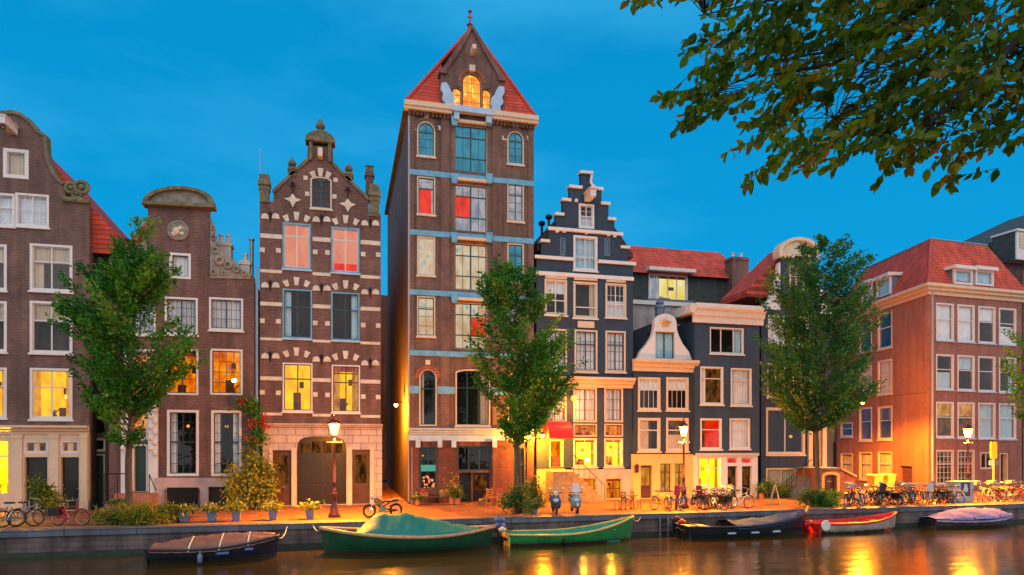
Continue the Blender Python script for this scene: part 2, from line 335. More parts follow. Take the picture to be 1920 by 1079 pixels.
class House:
    def __init__(s, name, label, cat, px0, Y, ang=0.0, O=None, group=None):
        O = O or (XY(px0, Y), Y); s.f = Fac(O, ang); s.fac = s.f
        s.root = thing(name, label, cat, (O[0], O[1], 0), ang, group); s.holes = []; s.M = None
    def part(s, mb, name, mats, parent=None, smooth=False, label=None):
        o = mb.build(name, mats, parent or s.root, smooth)
        if s.M is not None and parent is None: o.matrix_local = s.M
        if label: o['label'] = label
        return o
    def side(s, ang_rel):                               # continue on another face that turns off at the root corner
        s.f = Fac((s.fac.O.x, s.fac.O.y), s.fac.ang+ang_rel); s.M = Matrix.Rotation(ang_rel, 4, 'Z')
    def front(s): s.f = s.fac; s.M = None
    def wall(s, pts, mat, name='wall', y0=0.0, y1=.3, px=True, label=None):
        l = [s.f.p(*p) for p in pts] if px else pts
        z0 = min(p[1] for p in l); z1 = max(p[1] for p in l); x0 = min(p[0] for p in l); x1 = max(p[0] for p in l)
        hs = []; rest = []
        for h in s.holes:
            cx = sum(p[0] for p in h)/len(h); cz = sum(p[1] for p in h)/len(h)
            (hs if x0 < cx < x1 and z0 < cz < z1 else rest).append(h)
        s.holes = rest
        return s.part(MB().prism(l, y0, y1, hs), name, mat, label=label)
    def win(s, x0, y0, x1, y1, fr=None, sash='sash_white', v=(.5,), h=(.35,), arch=None, room='room_dark', cur=None,
            curm='curtain_white', fw=.1, sill=None, grid=None, bulb=None, label=None, bw=.045, recess=.0, blind=None, plant=None):
        fr = fr or getattr(s, 'frame', 'cream'); a, b, c, d = s.f.r(x0, y0, x1, y1)
        e = .02; s.holes.append(loop(a+e, b-e, c+e, d-e, arch))
        o_ = loop(a, b, c, d, arch); i_ = loop(a+fw, b-fw, c+fw, d-fw, arch)
        W = s.part(MB().ring(o_, i_, -.025+recess, .13+recess), 'window', fr, label=label)
        A, B, C, D = a+fw-.004, b-fw+.004, c+fw-.004, d-fw+.004; sw = .05
        m = MB(); y_ = .055+recess
        m.ring(loop(A, B, C, D, arch), loop(A+sw, B-sw, C+sw, D-sw, arch), y_, y_+.05)
        for q in v:
            x = A+(B-A)*q; m.box(x-bw/2-.008, x+bw/2+.008, y_-.004, y_+.046, C+sw, archtop(x, A, B, D, arch)-sw*.8)
        for q in h:
            z = D-(D-C)*q; m.box(A+sw*.6, B-sw*.6, y_-.010, y_+.052, z-.03, z+.03)
        if grid:
            gx, gz = grid
            for i in range(1, gx): x = A+(B-A)*i/gx; m.box(x-.012, x+.012, y_+.006, y_+.036, C+sw, archtop(x, A, B, D, arch)-sw)
            for i in range(1, gz): z = C+(D-C)*i/gz; m.box(A+sw*.7, B-sw*.7, y_+.009, y_+.033, z-.012, z+.012)
        s.part(m, 'sash', sash, W)
        lp = loop(A+sw*.5, B-sw*.5, C+sw*.5, D-sw*.5, arch); s.part(MB().add([(p[0], y_+.023, p[1]) for p in lp], [tuple(range(len(lp)))]), 'pane', 'pane_glass', W)
        y2 = .16+recess; dp = 1.0; r_ = MB()
        r_.add([(a+.01,y2,c),(b-.01,y2,c),(b-.01,y2,d),(a+.01,y2,d),(a+.01,y2+dp,c),(b-.01,y2+dp,c),(b-.01,y2+dp,d),(a+.01,y2+dp,d)],
               [(4,5,6,7),(0,1,5,4),(3,7,6,2),(0,4,7,3),(1,2,6,5)])
        s.part(r_, 'room', room, W)
        if cur:
            def wavy(xa, xb, za, zb, yy, name='curtain'):
                yy = yy-.035
                n = max(4, int((xb-xa)/.05)); vs = []; fs = []; ph = random.random()*6
                for i in range(n+1):
                    x = xa+(xb-xa)*i/n; yv = yy+.025*math.sin(i*1.9+ph)+.01*math.sin(i*4.1)
                    vs += [(x, yv, za), (x, yv, zb)]
                fs = [(2*i, 2*i+2, 2*i+3, 2*i+1) for i in range(n)]
                s.part(MB().add(vs, fs), name, curm, W)
            wd = B-A; ht = D-C
            if 'n' in cur: wavy(A, B, C, D, y2+.08)
            if 'l' in cur: wavy(A, A+wd*.26, C, D, y2+.08)
            if 'r' in cur: wavy(B-wd*.26, B, C, D, y2+.08)
            if 't' in cur: wavy(A, B, D-ht*.38, D, y2+.05)
            if 'h' in cur: wavy(A, B, C, C+ht*.5, y2+.06)
            if 'c' in cur: wavy(A, A+wd*.55, C, D, y2+.1)
        if blind:
            bm_, t0, t1, l0, l1 = blind; ht = D-C; wd = B-A; mbl = MB(); n = 14; za = D-ht*t1; zb = D-ht*t0
            mbl.box(A+wd*l0, A+wd*l1, y2+.02, y2+.03, za, zb)
            for i in range(n): z = za+(zb-za)*(i+.5)/n; mbl.box(A+wd*l0, A+wd*l1, y2+.004, y2+.018, z-.012, z+.012)
            s.part(mbl, 'blind', bm_, W)
        if bulb:
            bx, bz, br = bulb; x = A+(B-A)*bx; z = D-(D-C)*bz
            L = MB().ball((x, y2+.3, z), br, .9)
            s.part(L, 'lamp', 'bulb_dim' if room in ('room_dark', 'room_mid') else 'bulb_small', W, True)
        if room in ('lit_yellow', 'lit_orange', 'lit_shop', 'lit_window_yellow') and (b-a)*(d-c) > .8:
            ht = D-C; wd = B-A; m = MB()                 # what stands in the lit room: a plant, a chair back, a picture, a cupboard
            px_ = A+wd*random.uniform(.2, .75); ph_ = ht*random.uniform(.10, .2)
            m.box(px_-.09, px_+.09, y2+.12, y2+.28, C, C+.16)
            for k in range(9): an = random.uniform(-1.1, 1.1); m.tube([(px_, y2+.2, C+.14), (px_+math.sin(an)*ph_*.6, y2+.2, C+.14+ph_*.7), (px_+math.sin(an)*ph_, y2+.2, C+.14+ph_*random.uniform(.7, 1.1))], .022, 4, .012)
            qx = A+wd*random.uniform(.1, .5); m.box(qx, qx+wd*.28, y2+dp-.2, y2+dp-.02, C, C+ht*random.uniform(.18, .42))
            qx = A+wd*random.uniform(.5, .7); qz = C+ht*random.uniform(.5, .65); m.box(qx, qx+wd*.16, y2+dp-.03, y2+dp-.01, qz, qz+ht*.14)
            s.part(m, 'furnishing', 'silhouette', W)
            if room != 'lit_shop' and random.random() < .6: s.part(MB().box(A, B, y2+.03, y2+.05, D-ht*.12, D), 'valance', 'silhouette_red', W)
            if not cur and not grid:
                for x0_, x1_ in ((A, A+wd*.16), (B-wd*.16, B)):
                    n = 7; vs = []
                    for i in range(n+1): vs += [(x0_+(x1_-x0_)*i/n, y2+.10+.03*math.sin(i*2.1), C), (x0_+(x1_-x0_)*i/n, y2+.10+.03*math.sin(i*2.1), D)]
                    s.part(MB().add(vs, [(2*i, 2*i+2, 2*i+3, 2*i+1) for i in range(n)]), 'curtain', 'lit_curtain', W)
        if sill is not None: s.part(MB().box(a-.06, b+.06, -.09+recess, .12+recess, c-.09, c-.003), 'sill', sill, W)
        return W
    def door(s, x0, y0, x1, y1, mat='door_dark', fr=None, rec=.18, arch=None, leafs=1, glass=None, fw=.07, letter=False, label=None):
        a, b, c, d = s.f.r(x0, y0, x1, y1); c = max(c, .02)
        e = .015; s.holes.append(loop(a+e, b-e, c+e, d-e, arch))
        m = MB(); m.prism(loop(a-.02, b+.02, c, d+.02, arch), rec, rec+.07)
        for k in range(leafs):
            p0 = a+(b-a)*k/leafs; p1 = a+(b-a)*(k+1)/leafs; w_ = p1-p0; h_ = (archtop(p0+w_*.3, a, b, d, arch)-c)
            for (u0, u1) in ((.06, .30), (.34, .56), (.60, .80)):
                if glass and u0 > .3: continue
                m.ring(loop(p0+w_*.16, p1-w_*.16, c+h_*u0, c+h_*u1), loop(p0+w_*.24, p1-w_*.24, c+h_*u0+w_*.07, c+h_*u1-w_*.07), rec-.025, rec-.001)
            m.box(p1-.008, p1+.008, rec-.03, rec-.001, c+.03, c+h_*.97) if k < leafs-1 else None
        Dr = s.part(m, 'door', mat, label=label)
        for k in range(leafs):
            hx = a+(b-a)*((k+.86)/leafs if k == 0 else (k+.12)/leafs)
            s.part(MB().ball((hx, rec-.06, c+1.05), .035), 'handle', 'chrome', Dr, True)
            if glass:
                p0 = a+(b-a)*k/leafs; p1 = a+(b-a)*(k+1)/leafs; w_ = p1-p0
                s.part(MB().box(p0+w_*.18, p1-w_*.18, rec-.012, rec-.002, c+(d-c)*.38, c+(d-c)*.9), 'door_glass', glass, Dr)
        if letter: s.part(MB().box((a+b)/2-.16, (a+b)/2+.16, rec-.035, rec-.003, c+.95, c+1.03), 'letter_slot', 'chrome', Dr)
        if fr: s.part(MB().ring(loop(a, b, c, d, arch), loop(a+fw, b-fw, c-.01, d-fw, arch), -.03, rec-.002), 'door_frame', fr, Dr)
        return Dr
    def band(s, x0, y, x1, th, mat, proj=.06, name='stone_band', y1=.0):
        a = s.f.x(x0); b = s.f.x(x1); z = s.f.z(x0, y); z2 = s.f.z(x0, y+th)
        return s.part(MB().box(a, b, -proj, y1-.002, z2, z), name, mat)
    def cornice(s, x0, y, x1, th, mat, proj=.35, name='cornice', ends=.12):
        a = s.f.x(x0)-ends; b = s.f.x(x1)+ends; zt = s.f.z(x0, y); h = zt-s.f.z(x0, y+th); m = MB()
        prof = [(.0, 0), (.25, .0), (.3, .3), (.55, .38), (.62, .62), (.9, .70), (1, .78), (1, 1), (0, 1)]
        pr = [(-proj*q-.002, zt-h+h*t) for q, t in prof]; n = len(pr)
        vs = [(a, y_, z_) for y_, z_ in pr]+[(b, y_, z_) for y_, z_ in pr]
        fs = [(i, (i+1)%n, n+(i+1)%n, n+i) for i in range(n)]+[tuple(range(n))[::-1], tuple(range(n, 2*n))]
        return s.part(m.add(vs, fs), name, mat)
    def body(s, px0, px1, py_top, depth, mat, y0=.3, name='side_wall', t=.3, x=None):
        a, b = x or (s.f.x(px0), s.f.x(px1)); z = s.f.z((px0+px1)/2, py_top)
        return s.part(MB().prismz([(a, y0), (a+t, y0), (a+t, depth-t), (b-t, depth-t), (b-t, y0), (b, y0), (b, depth), (a, depth)], 0, z), name, mat)
    def roof(s, l, r, top, y0, y1, mat, name='roof', dy=.6, base=None):   # ridge runs away from the street
        L = s.f.p(*l, dy); R = s.f.p(*r, dy); T = s.f.p(*top, dy); zb = min(L[1], R[1])-.3
        return s.part(MB().prism([(L[0], zb), (R[0], zb), R, T, L], y0, y1), name, mat)
    def pipe(s, px, py0, py1, mat='gutter', r=.05):
        x = s.f.x(px); m = MB().tube([(x, -r-.03, s.f.z(px, py0)), (x, -r-.03, max(.03, s.f.z(px, py1)))], r)
        return s.part(m, 'drainpipe', mat)
# ---------------------------------------------------------------- setting
YQ = 29.1; WZ = -1.0
def sheet(name, x0, x1, y0, y1, z, mat, kind='structure'):
    o = MB().add([(x0,y0,z),(x1,y0,z),(x1,y1,z),(x0,y1,z)], [(0,1,2,3)]).build(name, mat); o['kind'] = kind; return o
brick('pavement', (.40, .125, .022), (.24, .075, .016), (.10, .045, .02), bw=.3, bh=.12, stain=.4)
nt_ = MT['pavement'].node_tree                          # the street lies flat: lay its bricks in x and y
for l_ in list(nt_.links):
    if l_.to_node.type == 'COMBXYZ': 
        src = [n for n in nt_.nodes if n.type == 'SEPXYZ'][0]
nt_.links.new([n for n in nt_.nodes if n.type == 'SEPXYZ'][0].outputs[0], [n for n in nt_.nodes if n.type == 'COMBXYZ'][0].inputs[0])
nt_.links.new([n for n in nt_.nodes if n.type == 'SEPXYZ'][0].outputs[1], [n for n in nt_.nodes if n.type == 'COMBXYZ'][0].inputs[1])
pm('earth', (.08, .07, .05), .95, .3, .2)
sheet('ground', -400, 1200, YQ+.5, 1500, -.012, 'earth')
sheet('street', -60, 120, YQ+.55, 62, 0.0, 'pavement')
# water
m, n, b = newmat('canal_water')
b.inputs['Base Color'].default_value = (.040, .028, .006, 1); b.inputs['Roughness'].default_value = .13; b.inputs['IOR'].default_value = 1.45
b.inputs['Specular Tint'].default_value = (1, .90, .72, 1)
t = n.nodes.new('ShaderNodeTexCoord'); mp = n.nodes.new('ShaderNodeMapping'); mp.inputs['Scale'].default_value = (.55, 1.5, 1)
n1 = n.nodes.new('ShaderNodeTexNoise'); n1.inputs['Scale'].default_value = .8; n1.inputs['Detail'].default_value = 5; n1.inputs['Roughness'].default_value = .6
bp = n.nodes.new('ShaderNodeBump'); bp.inputs['Strength'].default_value = .26; bp.inputs['Distance'].default_value = .10
n.links.new(t.outputs['Object'], mp.inputs[0]); n.links.new(mp.outputs[0], n1.inputs['Vector']); n.links.new(n1.outputs['Fac'], bp.inputs['Height'])
n.links.new(bp.outputs[0], b.inputs['Normal'])
sheet('canal_water', -150, 300, -1.2, YQ+.3, WZ, 'canal_water')
# far quay wall with its coping stones
q = MB().box(-60, 120, YQ, YQ+.6, -2.5, -.20).build('quay_wall', 'quay_stone'); q['kind'] = 'structure'
pm('algae', (.012, .028, .018), .6, .5, 3, bump=.3)
q = MB().box(-60, 120, YQ-.03, YQ-.001, -1.6, -.80).build('algae_band', 'algae', q)
brick('coping', (.10, .135, .17), (.075, .10, .135), (.03, .035, .04), bw=1.25, bh=5, stain=.35, rough=.6, msz=.02)
q = MB().box(-60, 120, YQ-.10, YQ+.55, -.20, .035).build('quay_coping', 'coping'); q['kind'] = 'structure'
q = MB().box(-60, 120, YQ+.551, YQ+1.1, -.1, .022).build('kerb', pm('kerb_brick', (.34, .13, .05), .8, .2, 4)); q['kind'] = 'structure'
# near bank behind the camera
q = MB().box(-150, 300, -60, -1.2, -2.5, 0.0).build('near_quay', 'pavement'); q['kind'] = 'structure'
# iron ladder rungs and a round mooring sign on the quay wall
lx = XY(1243, YQ)
l = thing('quay_ladder', 'short dark steel ladder recessed in the quay wall beside the round pink sign', 'ladder', (lx, YQ, -.9))
m_ = MB()
for dx in (-.2, .2): m_.box(dx-.03, dx+.03, -.13, -.06, -.1, .75)
m_.build('rail', 'tin', l)
for k in range(3): MB().tube([(-.17, -.09, .08+k*.25), (.17, -.09, .08+k*.25)], .025).build('rung', 'black_metal', l)
sx = XY(1257, YQ)
o = MB().add([], []); o.lathe([(.13, 0), (.13, .03)], 0, 0, 16); s_ = o.build('mooring_sign', pm('sign_pink', (.62, .3, .3), .5, .1))
s_.location = (sx+.25, YQ-.10, -.42); s_.rotation_euler = (rad(90), 0, 0)
tag(s_, 'small round pink sign on the quay wall right of the ladder', 'sign')
# ================================================================ houses, from left to right
def offp(f, pts): return [f.p(*p) for p in pts]
def coping(H, pts, mat, th=.16, y0=-.10, y1=.42, name='gable_coping'):
    """a moulded capping that follows the gable line"""
    l = [Vector(H.f.p(*p)) for p in pts]; n = len(l); up = []
    for i, p in enumerate(l):
        d = (l[min(i+1, n-1)]-l[max(i-1, 0)]).normalized(); nn = Vector((-d.y, d.x))
        up.append(p+nn*th)
    pts2 = [tuple(p-(up[i]-p)*.18) for i, p in enumerate(l)] + [tuple(p) for p in reversed(up)]
    return H.part(MB().prism(pts2, y0, y1), name, mat)
def arcpts(cx, cy, rx, ry, a0, a1, n=10):
    return [(cx+rx*math.cos(rad(a0+(a1-a0)*i/n)), cy-ry*math.sin(rad(a0+(a1-a0)*i/n))) for i in range(n+1)]
# ---------------------------------------------------------------- A: tall brown bell gable at the left edge
A = House('brick_house', 'brown brick house at the left edge with a curved bell gable and cream shopfront', 'house', 0, 37.8)
A.frame = 'white'
right = [(167, 378), (124, 378), (121, 345), (106, 330), (95, 308), (89, 285), (88, 256), (74, 246), (60, 228), (40, 214), (22, 209)]
left = [(44-x, y) for x, y in reversed(right)]
left = [(2, 211), (-16, 216), (-36, 230), (-50, 247), (-64, 256), (-65, 284), (-72, 306), (-84, 328), (-98, 343), (-101, 376), (-140, 374)]
A.win(6, 280, 54, 335, fr='white', v=(), h=(), cur='n', curm='curtain_cream', fw=.16, sash='sash_white')
A.win(-34, 362, 28, 424, v=(.5,), h=(.42,), cur='n', curm='curtain_white', sill='white'); A.win(29, 364, 92, 426, v=(.5,), h=(), grid=(4, 2), cur='n', sill='white')
for (y0, y1, rm, cu) in ((459, 547, 'room_mid', 'tl'), (566, 663, 'room_mid', 't'), (691, 787, 'lit_yellow', None)):
    A.win(-62, y0-2, 13, y1-3, cur=cu, room=rm, sill='white', v=(.5,), h=(.36,), curm='curtain_cream', fw=.11)
    A.win(56, y0, 136, y1, cur=cu, room=rm, sill='white', v=(.5,), h=(.36,), curm='curtain_cream', fw=.11, bulb=(.82, .55, .09) if rm == 'lit_yellow' else None)
A.wall([(-140, 800)]+[(167, 806)]+right+left, 'brick_brown')
coping(A, right[2:]+left[:-2], 'stone_moss', .14)
# scroll ornament on the shoulder
m = MB()
for cx, cy, r in ((133, 353, .33), (153, 352, .40), (144, 364, .28)):
    x, z = A.f.p(cx, cy); m.torus((x, -.02, z), r*.72, r*.3, 14, 6); m.ball((x, -.03, z), r*.4, 1, 8, 5)
x0, z0 = A.f.p(118, 374); x1, z1 = A.f.p(166, 374); m.box(x0, x1, -.10, .3, z0-.12, z0+.12)
A.part(m, 'scroll_ornament', 'stone_moss', smooth=True)
m = MB(); x, z = A.f.p(26, 246); m.box(x-.17, x+.17, -1.3, -.005, z-.2, z+.14); m.box(x-.22, x+.22, -1.34, .0-.006, z+.141, z+.2)
hb = A.part(m, 'hoist_beam', 'white'); A.part(MB().torus((x, -1.1, z-.32), .1, .025, 10, 5), 'hook', 'black_metal', hb)
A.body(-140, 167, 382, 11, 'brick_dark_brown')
A.roof((-175, 443), (222, 443), (22, 222), .45, 11, 'roof_red')
A.cornice(-140, 797, 167, 17, 'cream', .4, ends=.03)
# shopfront
Ym = lambda H, a, y0, b, y1: H.f.r(a, y0, b, y1)
for (a, b, y) in ((-58, -8, 1), (45, 91, 0), (113, 150, 0)):
    if a < 0: continue
    A.win(a, 826, b, 851, v=(.5,), h=(), fw=.10, sash='cream', room='lit_dim', bw=.22)
    A.door(a+1, 857, b-1, 958, 'door_dark', leafs=1, rec=.2)
A.win(-30, 822, 21, 930, v=(.5,), h=(.30,), room='lit_shop', fr='cream', sash='cream', bulb=(.8, .75, .05))
A.wall([(-140, 962), (166, 958), (166, 815), (-140, 811)], 'cream', 'shopfront', -.04, .26)
for (a, b) in ((24, 43), (94, 111), (152, 165)):
    s0, s1, z0, z1 = A.f.r(a, 815, b, 960); A.part(MB().box(s0, s1, -.12, -.042, 0, z1).box(s0-.04, s1+.04, -.16, -.043, 0.005, .5).box(s0-.03, s1+.03, -.15, -.043, z1-.2, z1-.003), 'pilaster', 'cream')
# set-back dark annex of the same house
A.holes = []
A.f = Fac((A.fac.O.x, A.fac.O.y+1.1), 0); A.M = Matrix.Translation((0, 1.1, 0))
A.win(168, 757, 199, 815, v=(), h=(.5,), fr='brick_dark_brown', sash='black_metal', room='room_dark', fw=.06)
A.win(170, 822, 198, 847, v=(), h=(), fr='cream', fw=.07)
A.door(171, 852, 197, 956, 'door_green', fr='cream')
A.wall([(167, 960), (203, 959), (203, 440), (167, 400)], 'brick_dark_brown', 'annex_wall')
A.front()
# ---------------------------------------------------------------- B: brown neck gable
B = House('brick_house', 'brown brick neck gable house with arched stone top and round relief', 'house', 204, 37.75)
for a, b in ((232, 292), (309, 371)): B.win(a, 558, b, 628, v=(.5,), h=(), grid=(6, 4), sash='sash_green', cur='n', curm='curtain_white', fr='white', sill='white')
B.win(392, 559, 456, 620, v=(.5,), h=(), grid=(6, 3), sash='sash_green', cur='n', fr='white', sill='white')
B.win(232, 655, 290, 742, room='lit_orange', v=(.5,), h=(), fr='white', grid=(4, 4), bulb=(.45, .5, .07)); B.win(311, 655, 372, 741, room='lit_orange', v=(.5,), h=(), grid=(2, 3), fr='white', sash='sash_dark')
B.win(394, 655, 455, 741, room='lit_orange', v=(), h=(), grid=(4, 4), fr='white', sash='sash_dark', bulb=(.72, .68, .14))
B.win(313, 769, 373, 893, room='room_dark', v=(.5,), h=(.48,), grid=(4, 6), fr='white', sash='sash_dark', cur='l', fw=.13, curm='curtain_white', bulb=(.62, .22, .09))
B.win(396, 770, 453, 893, room='room_dark', v=(.5,), h=(.48,), grid=(4, 6), fr='white', sash='sash_dark', cur='lr', fw=.13, bulb=(.45, .22, .09))
B.win(318, 475, 358, 523, v=(), h=(), fr='white', sash='sash_dark', cur='n', curm='curtain_white', fw=.12)
B.win(244, 768, 279, 826, room='lit_orange', v=(), h=(), grid=(2, 4), fr='white', sash='sash_white')
B.door(248, 834, 277, 922, 'door_green', rec=.25, fr='white')
B.wall([(204, 958), (477, 957), (477, 521), (393, 519), (393, 392), (277, 386), (277, 497), (204, 496)], 'brick_umber')
# top pediment
pts = [(272, 385), (399, 392), (399, 383)]+arcpts(336, 381, 60, 27, 8, 172, 12)+[(272, 378)]
B.part(MB().prism(offp(B.f, pts), -.1, .4), 'pediment', 'stone_grey')
o_ = offp(B.f, [(268, 386), (404, 393)]+arcpts(336, 384, 67, 31, 5, 175, 12)); i_ = offp(B.f, [(278, 381), (394, 386)]+arcpts(336, 382, 57, 23, 5, 175, 12))
B.part(MB().ring(o_, i_, -.32, .42), 'pediment_rim', 'stone_moss')
x, z = B.f.p(334, 433); m = MB().torus((x, -.03, z), .46, .07, 22, 6); B.part(m, 'roundel', 'stone_grey', smooth=True)
m = MB().lathe([(.42, 0), (.42, .05)], 0, 0, 20); m.v = [(x+p[0], -p[2]-.005, z+p[1]) for p in m.v]
B.part(m, 'roundel_field', 'stone_grey')
m = MB(); m.ball((x-.08, -.08, z-.05), .17, 1.2); m.ball((x+.1, -.08, z+.12), .1); m.ball((x-.2, -.07, z-.2), .12); m.ball((x+.18, -.07, z-.15), .12, .8)
B.part(m, 'relief_figure', 'stone_white', smooth=True)
# right-hand carved shoulder and its mirror at the left
def shoulder(pts, name='scroll_ornament', mat='stone_grey'):
    m = MB().prism(offp(B.f, pts), -.06, .34); B.part(m, name, mat)
shoulder([(394, 522), (470, 524), (470, 513), (455, 508), (442, 490), (428, 487), (415, 470), (405, 462), (401, 440), (402, 425), (397, 415), (394, 405)])
m = MB()
for i, (cx, cy, r) in enumerate(((404, 470, .2), (412, 490, .26), (428, 498, .24), (443, 506, .2), (458, 514, .16), (402, 447, .16), (400, 428, .13), (400, 512, .17), (420, 513, .15))):
    x, z = B.f.p(cx, cy); B.part(MB().torus((x, -.10, z), r*.7, r*.32, 12, 5), 'scroll_carving', 'stone_grey', smooth=True)
shoulder([(276, 498), (206, 497), (206, 489), (222, 482), (240, 468), (262, 462), (272, 440), (276, 420)])
B.body(204, 477, 520, 11, 'brick_dark_brown')
B.roof((232, 468), (440, 520), (300, 388), .45, 10.5, 'roof_red')
B.pipe(482, 500, 950, 'pipe_blue', .07)
for (px, y0, y1, r, mt) in ((472, 452, 520, .10, 'tin'),):
    x = B.f.x(px, 1.2); z0 = B.f.z(px, y1, 1.2); z1 = B.f.z(px, y0, 1.2)
    B.part(MB().lathe([(r, z0), (r, z1), (r*1.5, z1+.02), (r*1.5, z1+.1)], x, 1.2, 10), 'flue_pipe', mt, smooth=False)
def chimney(H, x0, y0, x1, y1, dy, mat, pots=1, dep=.7, pot='stone_white'):
    a, b, c, d = H.f.r(x0, y0, x1, y1, dy)
    m = MB().box(a, b, dy, dy+dep, c, d).box(a-.06, b+.06, dy-.06, dy+dep+.06, d-.25, d-.1)
    C = H.part(m, 'chimney', mat)
    for k in range(pots):
        x = a+(b-a)*(k+.5)/pots; H.part(MB().lathe([(.12, d), (.10, d+.35), (.14, d+.36), (.14, d+.42)], x, dy+dep/2, 8), 'chimney_pot', pot, C)
    return C
chimney(B, 405, 452, 433, 520, 1.0, 'stone_white', 2); chimney(B, 450, 488, 468, 525, 1.0, 'stone_white', 1)
# raised ground floor: plinth, area window railings, front steps
B.part(MB().prism(offp(B.f, [(292, 958), (470, 957), (470, 897), (292, 896)]), -.20, -.002, [offp(B.f, [(314, 948), (374, 948), (374, 914), (314, 914)]), offp(B.f, [(392, 950), (440, 950), (440, 913), (392, 913)])]), 'plinth', 'plinth_pink')
m = MB()
for a, b in ((314, 374), (392, 440)):
    s0, s1, z0, z1 = B.f.r(a, 914, b, 949); m.box(s0, s1, -.06, -.003, max(z0, .02), z1)
B.part(m, 'area_opening', 'room_dark')
m = MB(); s0, s1, z0, z1 = B.f.r(312, 916, 376, 948)
for k in range(13): x = s0+(s1-s0)*k/12; m.box(x-.014, x+.014, -.30, -.27, .02, z1)
m.box(s0, s1, -.31, -.26, z1-.12, z1-.08); m.box(s0, s1, -.31, -.26, .12, .16)
B.part(m, 'area_railing', 'black_metal')
s0, s1, z0, z1 = B.f.r(204, 934, 300, 958); m = MB(); zt = B.f.z(262, 924); n = 4
for k in range(n): m.box(s0+.1+k*.12, s1-.1-.0*k, -1.7+k*.33, -1.7+(k+1)*.33+(0 if k < n-1 else .38), 0, zt*(k+1)/n)
B.part(m, 'front_steps', pm('step_brick', (.38, .16, .09), .8, .2, 4, bump=.2))
m = MB(); x0, zt2 = B.f.p(195, 889, -1.0); x1 = B.f.x(246, -1.0)
for x in (x0, (x0+x1)/2, x1): m.tube([(x, -1.0, 0.02), (x, -1.0, zt2)], .02)
m.tube([(x0, -1.0, zt2), (x1, -1.0, zt2)], .03); x2 = B.f.x(280, -.9); m.tube([(x2, -.9, zt), (x2, -.9, zt+.95), (x2+.5, -1.7, zt+.2)], .025)
B.part(m, 'step_railing', 'black_metal')
m = MB()                                                    # carved white door surround
for a, b in ((228, 245), (279, 297)):
    s0, s1, z0, z1 = B.f.r(a, 760, b, 925); m.box(s0, s1, -.14, -.001, z0, z1)
    for k in range(9): m.ball(((s0+s1)/2+.12*(-1)**k, -.15, z0+(z1-z0)*(.45+.06*k)), .11, 1.4, 8, 5)
s0, s1, z0, z1 = B.f.r(226, 752, 299, 765); m.box(s0, s1, -.26, -.002, z0, z1)
B.part(m, 'door_surround', 'white')
# ---------------------------------------------------------------- C: striped renaissance gable
C = House('brick_house', 'brown brick house striped with white stone blocks, pointed gable and arched coach door', 'house', 487, 37.8)
C.win(582, 332, 622, 392, arch='seg', v=(.5,), h=(.45,), sash='sash_green', room='lit_blue', fr='cream', fw=.07, sill='stone_white')
C.win(530, 419, 583, 505, v=(.5,), h=(.27,), room='lit_pink', fr='stone_band', sash='sash_white', blind=('lit_pink', .02, .92, 0, 1), sill='white_blue', fw=.08)
C.win(621, 427, 674, 512, v=(.5,), h=(.27,), room='lit_red', fr='stone_band', sash='sash_white', blind=('lit_pink', .02, .80, 0, 1), sill='white_blue', fw=.08)
C.win(530, 543, 585, 635, v=(.5,), h=(.36,), room='room_dark', fr='stone_band', sash='sash_green', sill='white_blue', cur='l', curm='curtain_blue', fw=.07)
C.win(621, 549, 674, 639, v=(.5,), h=(.36,), room='room_dark', fr='stone_band', sash='sash_green', sill='white_blue', cur='r', curm='curtain_blue', fw=.07)
C.win(530, 681, 586, 772, v=(.5,), h=(.32,), room='lit_yellow', fr='white', sash='door_brown', sill='white', cur='r', curm='lit_yellow', fw=.07, plant=1)
C.win(622, 685, 675, 774, v=(.5,), h=(.16, .36), room='lit_yellow', fr='white', sash='door_brown', sill='white', cur='lr', curm='lit_amber', fw=.07)
C.wall([(487, 795), (714, 797), (714, 405), (692, 402), (690, 372), (625, 306), (624, 275), (577, 273), (576, 296), (513, 354), (512, 378), (487, 376)], 'brick_umber')
coping(C, [(692, 373), (626, 307)], 'stone_moss', .13); coping(C, [(577, 297), (511, 358)], 'stone_moss', .13)
coping(C, [(714, 404), (690, 402)], 'stone_moss', .1)
def pedestal(H, x0, x1, y0, y1, mat='stone_moss', ball=None, name='pinnacle', y0_=-.16, y1_=.46):
    s0, s1, z0, z1 = H.f.r(x0, y0, x1, y1); cx = (s0+s1)/2; h = z1-z0; wd = (s1-s0)/2; m = MB()
    m.box(cx-wd*.75, cx+wd*.75, y0_+.06, y1_-.06, z0, z0+h*.62).box(cx-wd*.9, cx+wd*.9, y0_+.02, y1_-.02, z0+h*.45, z0+h*.55)
    m.box(cx-wd, cx+wd, y0_, y1_, z0+h*.62+.001, z0+h*.8).box(cx-wd*.8, cx+wd*.8, y0_+.05, y1_-.05, z0+h*.801, z0+h)
    if ball: r = ball; m.lathe([(r*.4, z1), (r*.3, z1+r*.3), (r*.9, z1+r*.6), (r*1.0, z1+r*1.1), (r*.7, z1+r*1.7), (r*.2, z1+r*2.1), (r*.12, z1+r*2.6)], cx, (y0_+y1_)/2, 12)
    return H.part(m, name, mat)
pedestal(C, 484, 507, 328, 380); pedestal(C, 690, 714, 347, 403)
pedestal(C, 539, 556, 313, 330, ball=.22); pedestal(C, 645, 663, 323, 340, ball=.22)
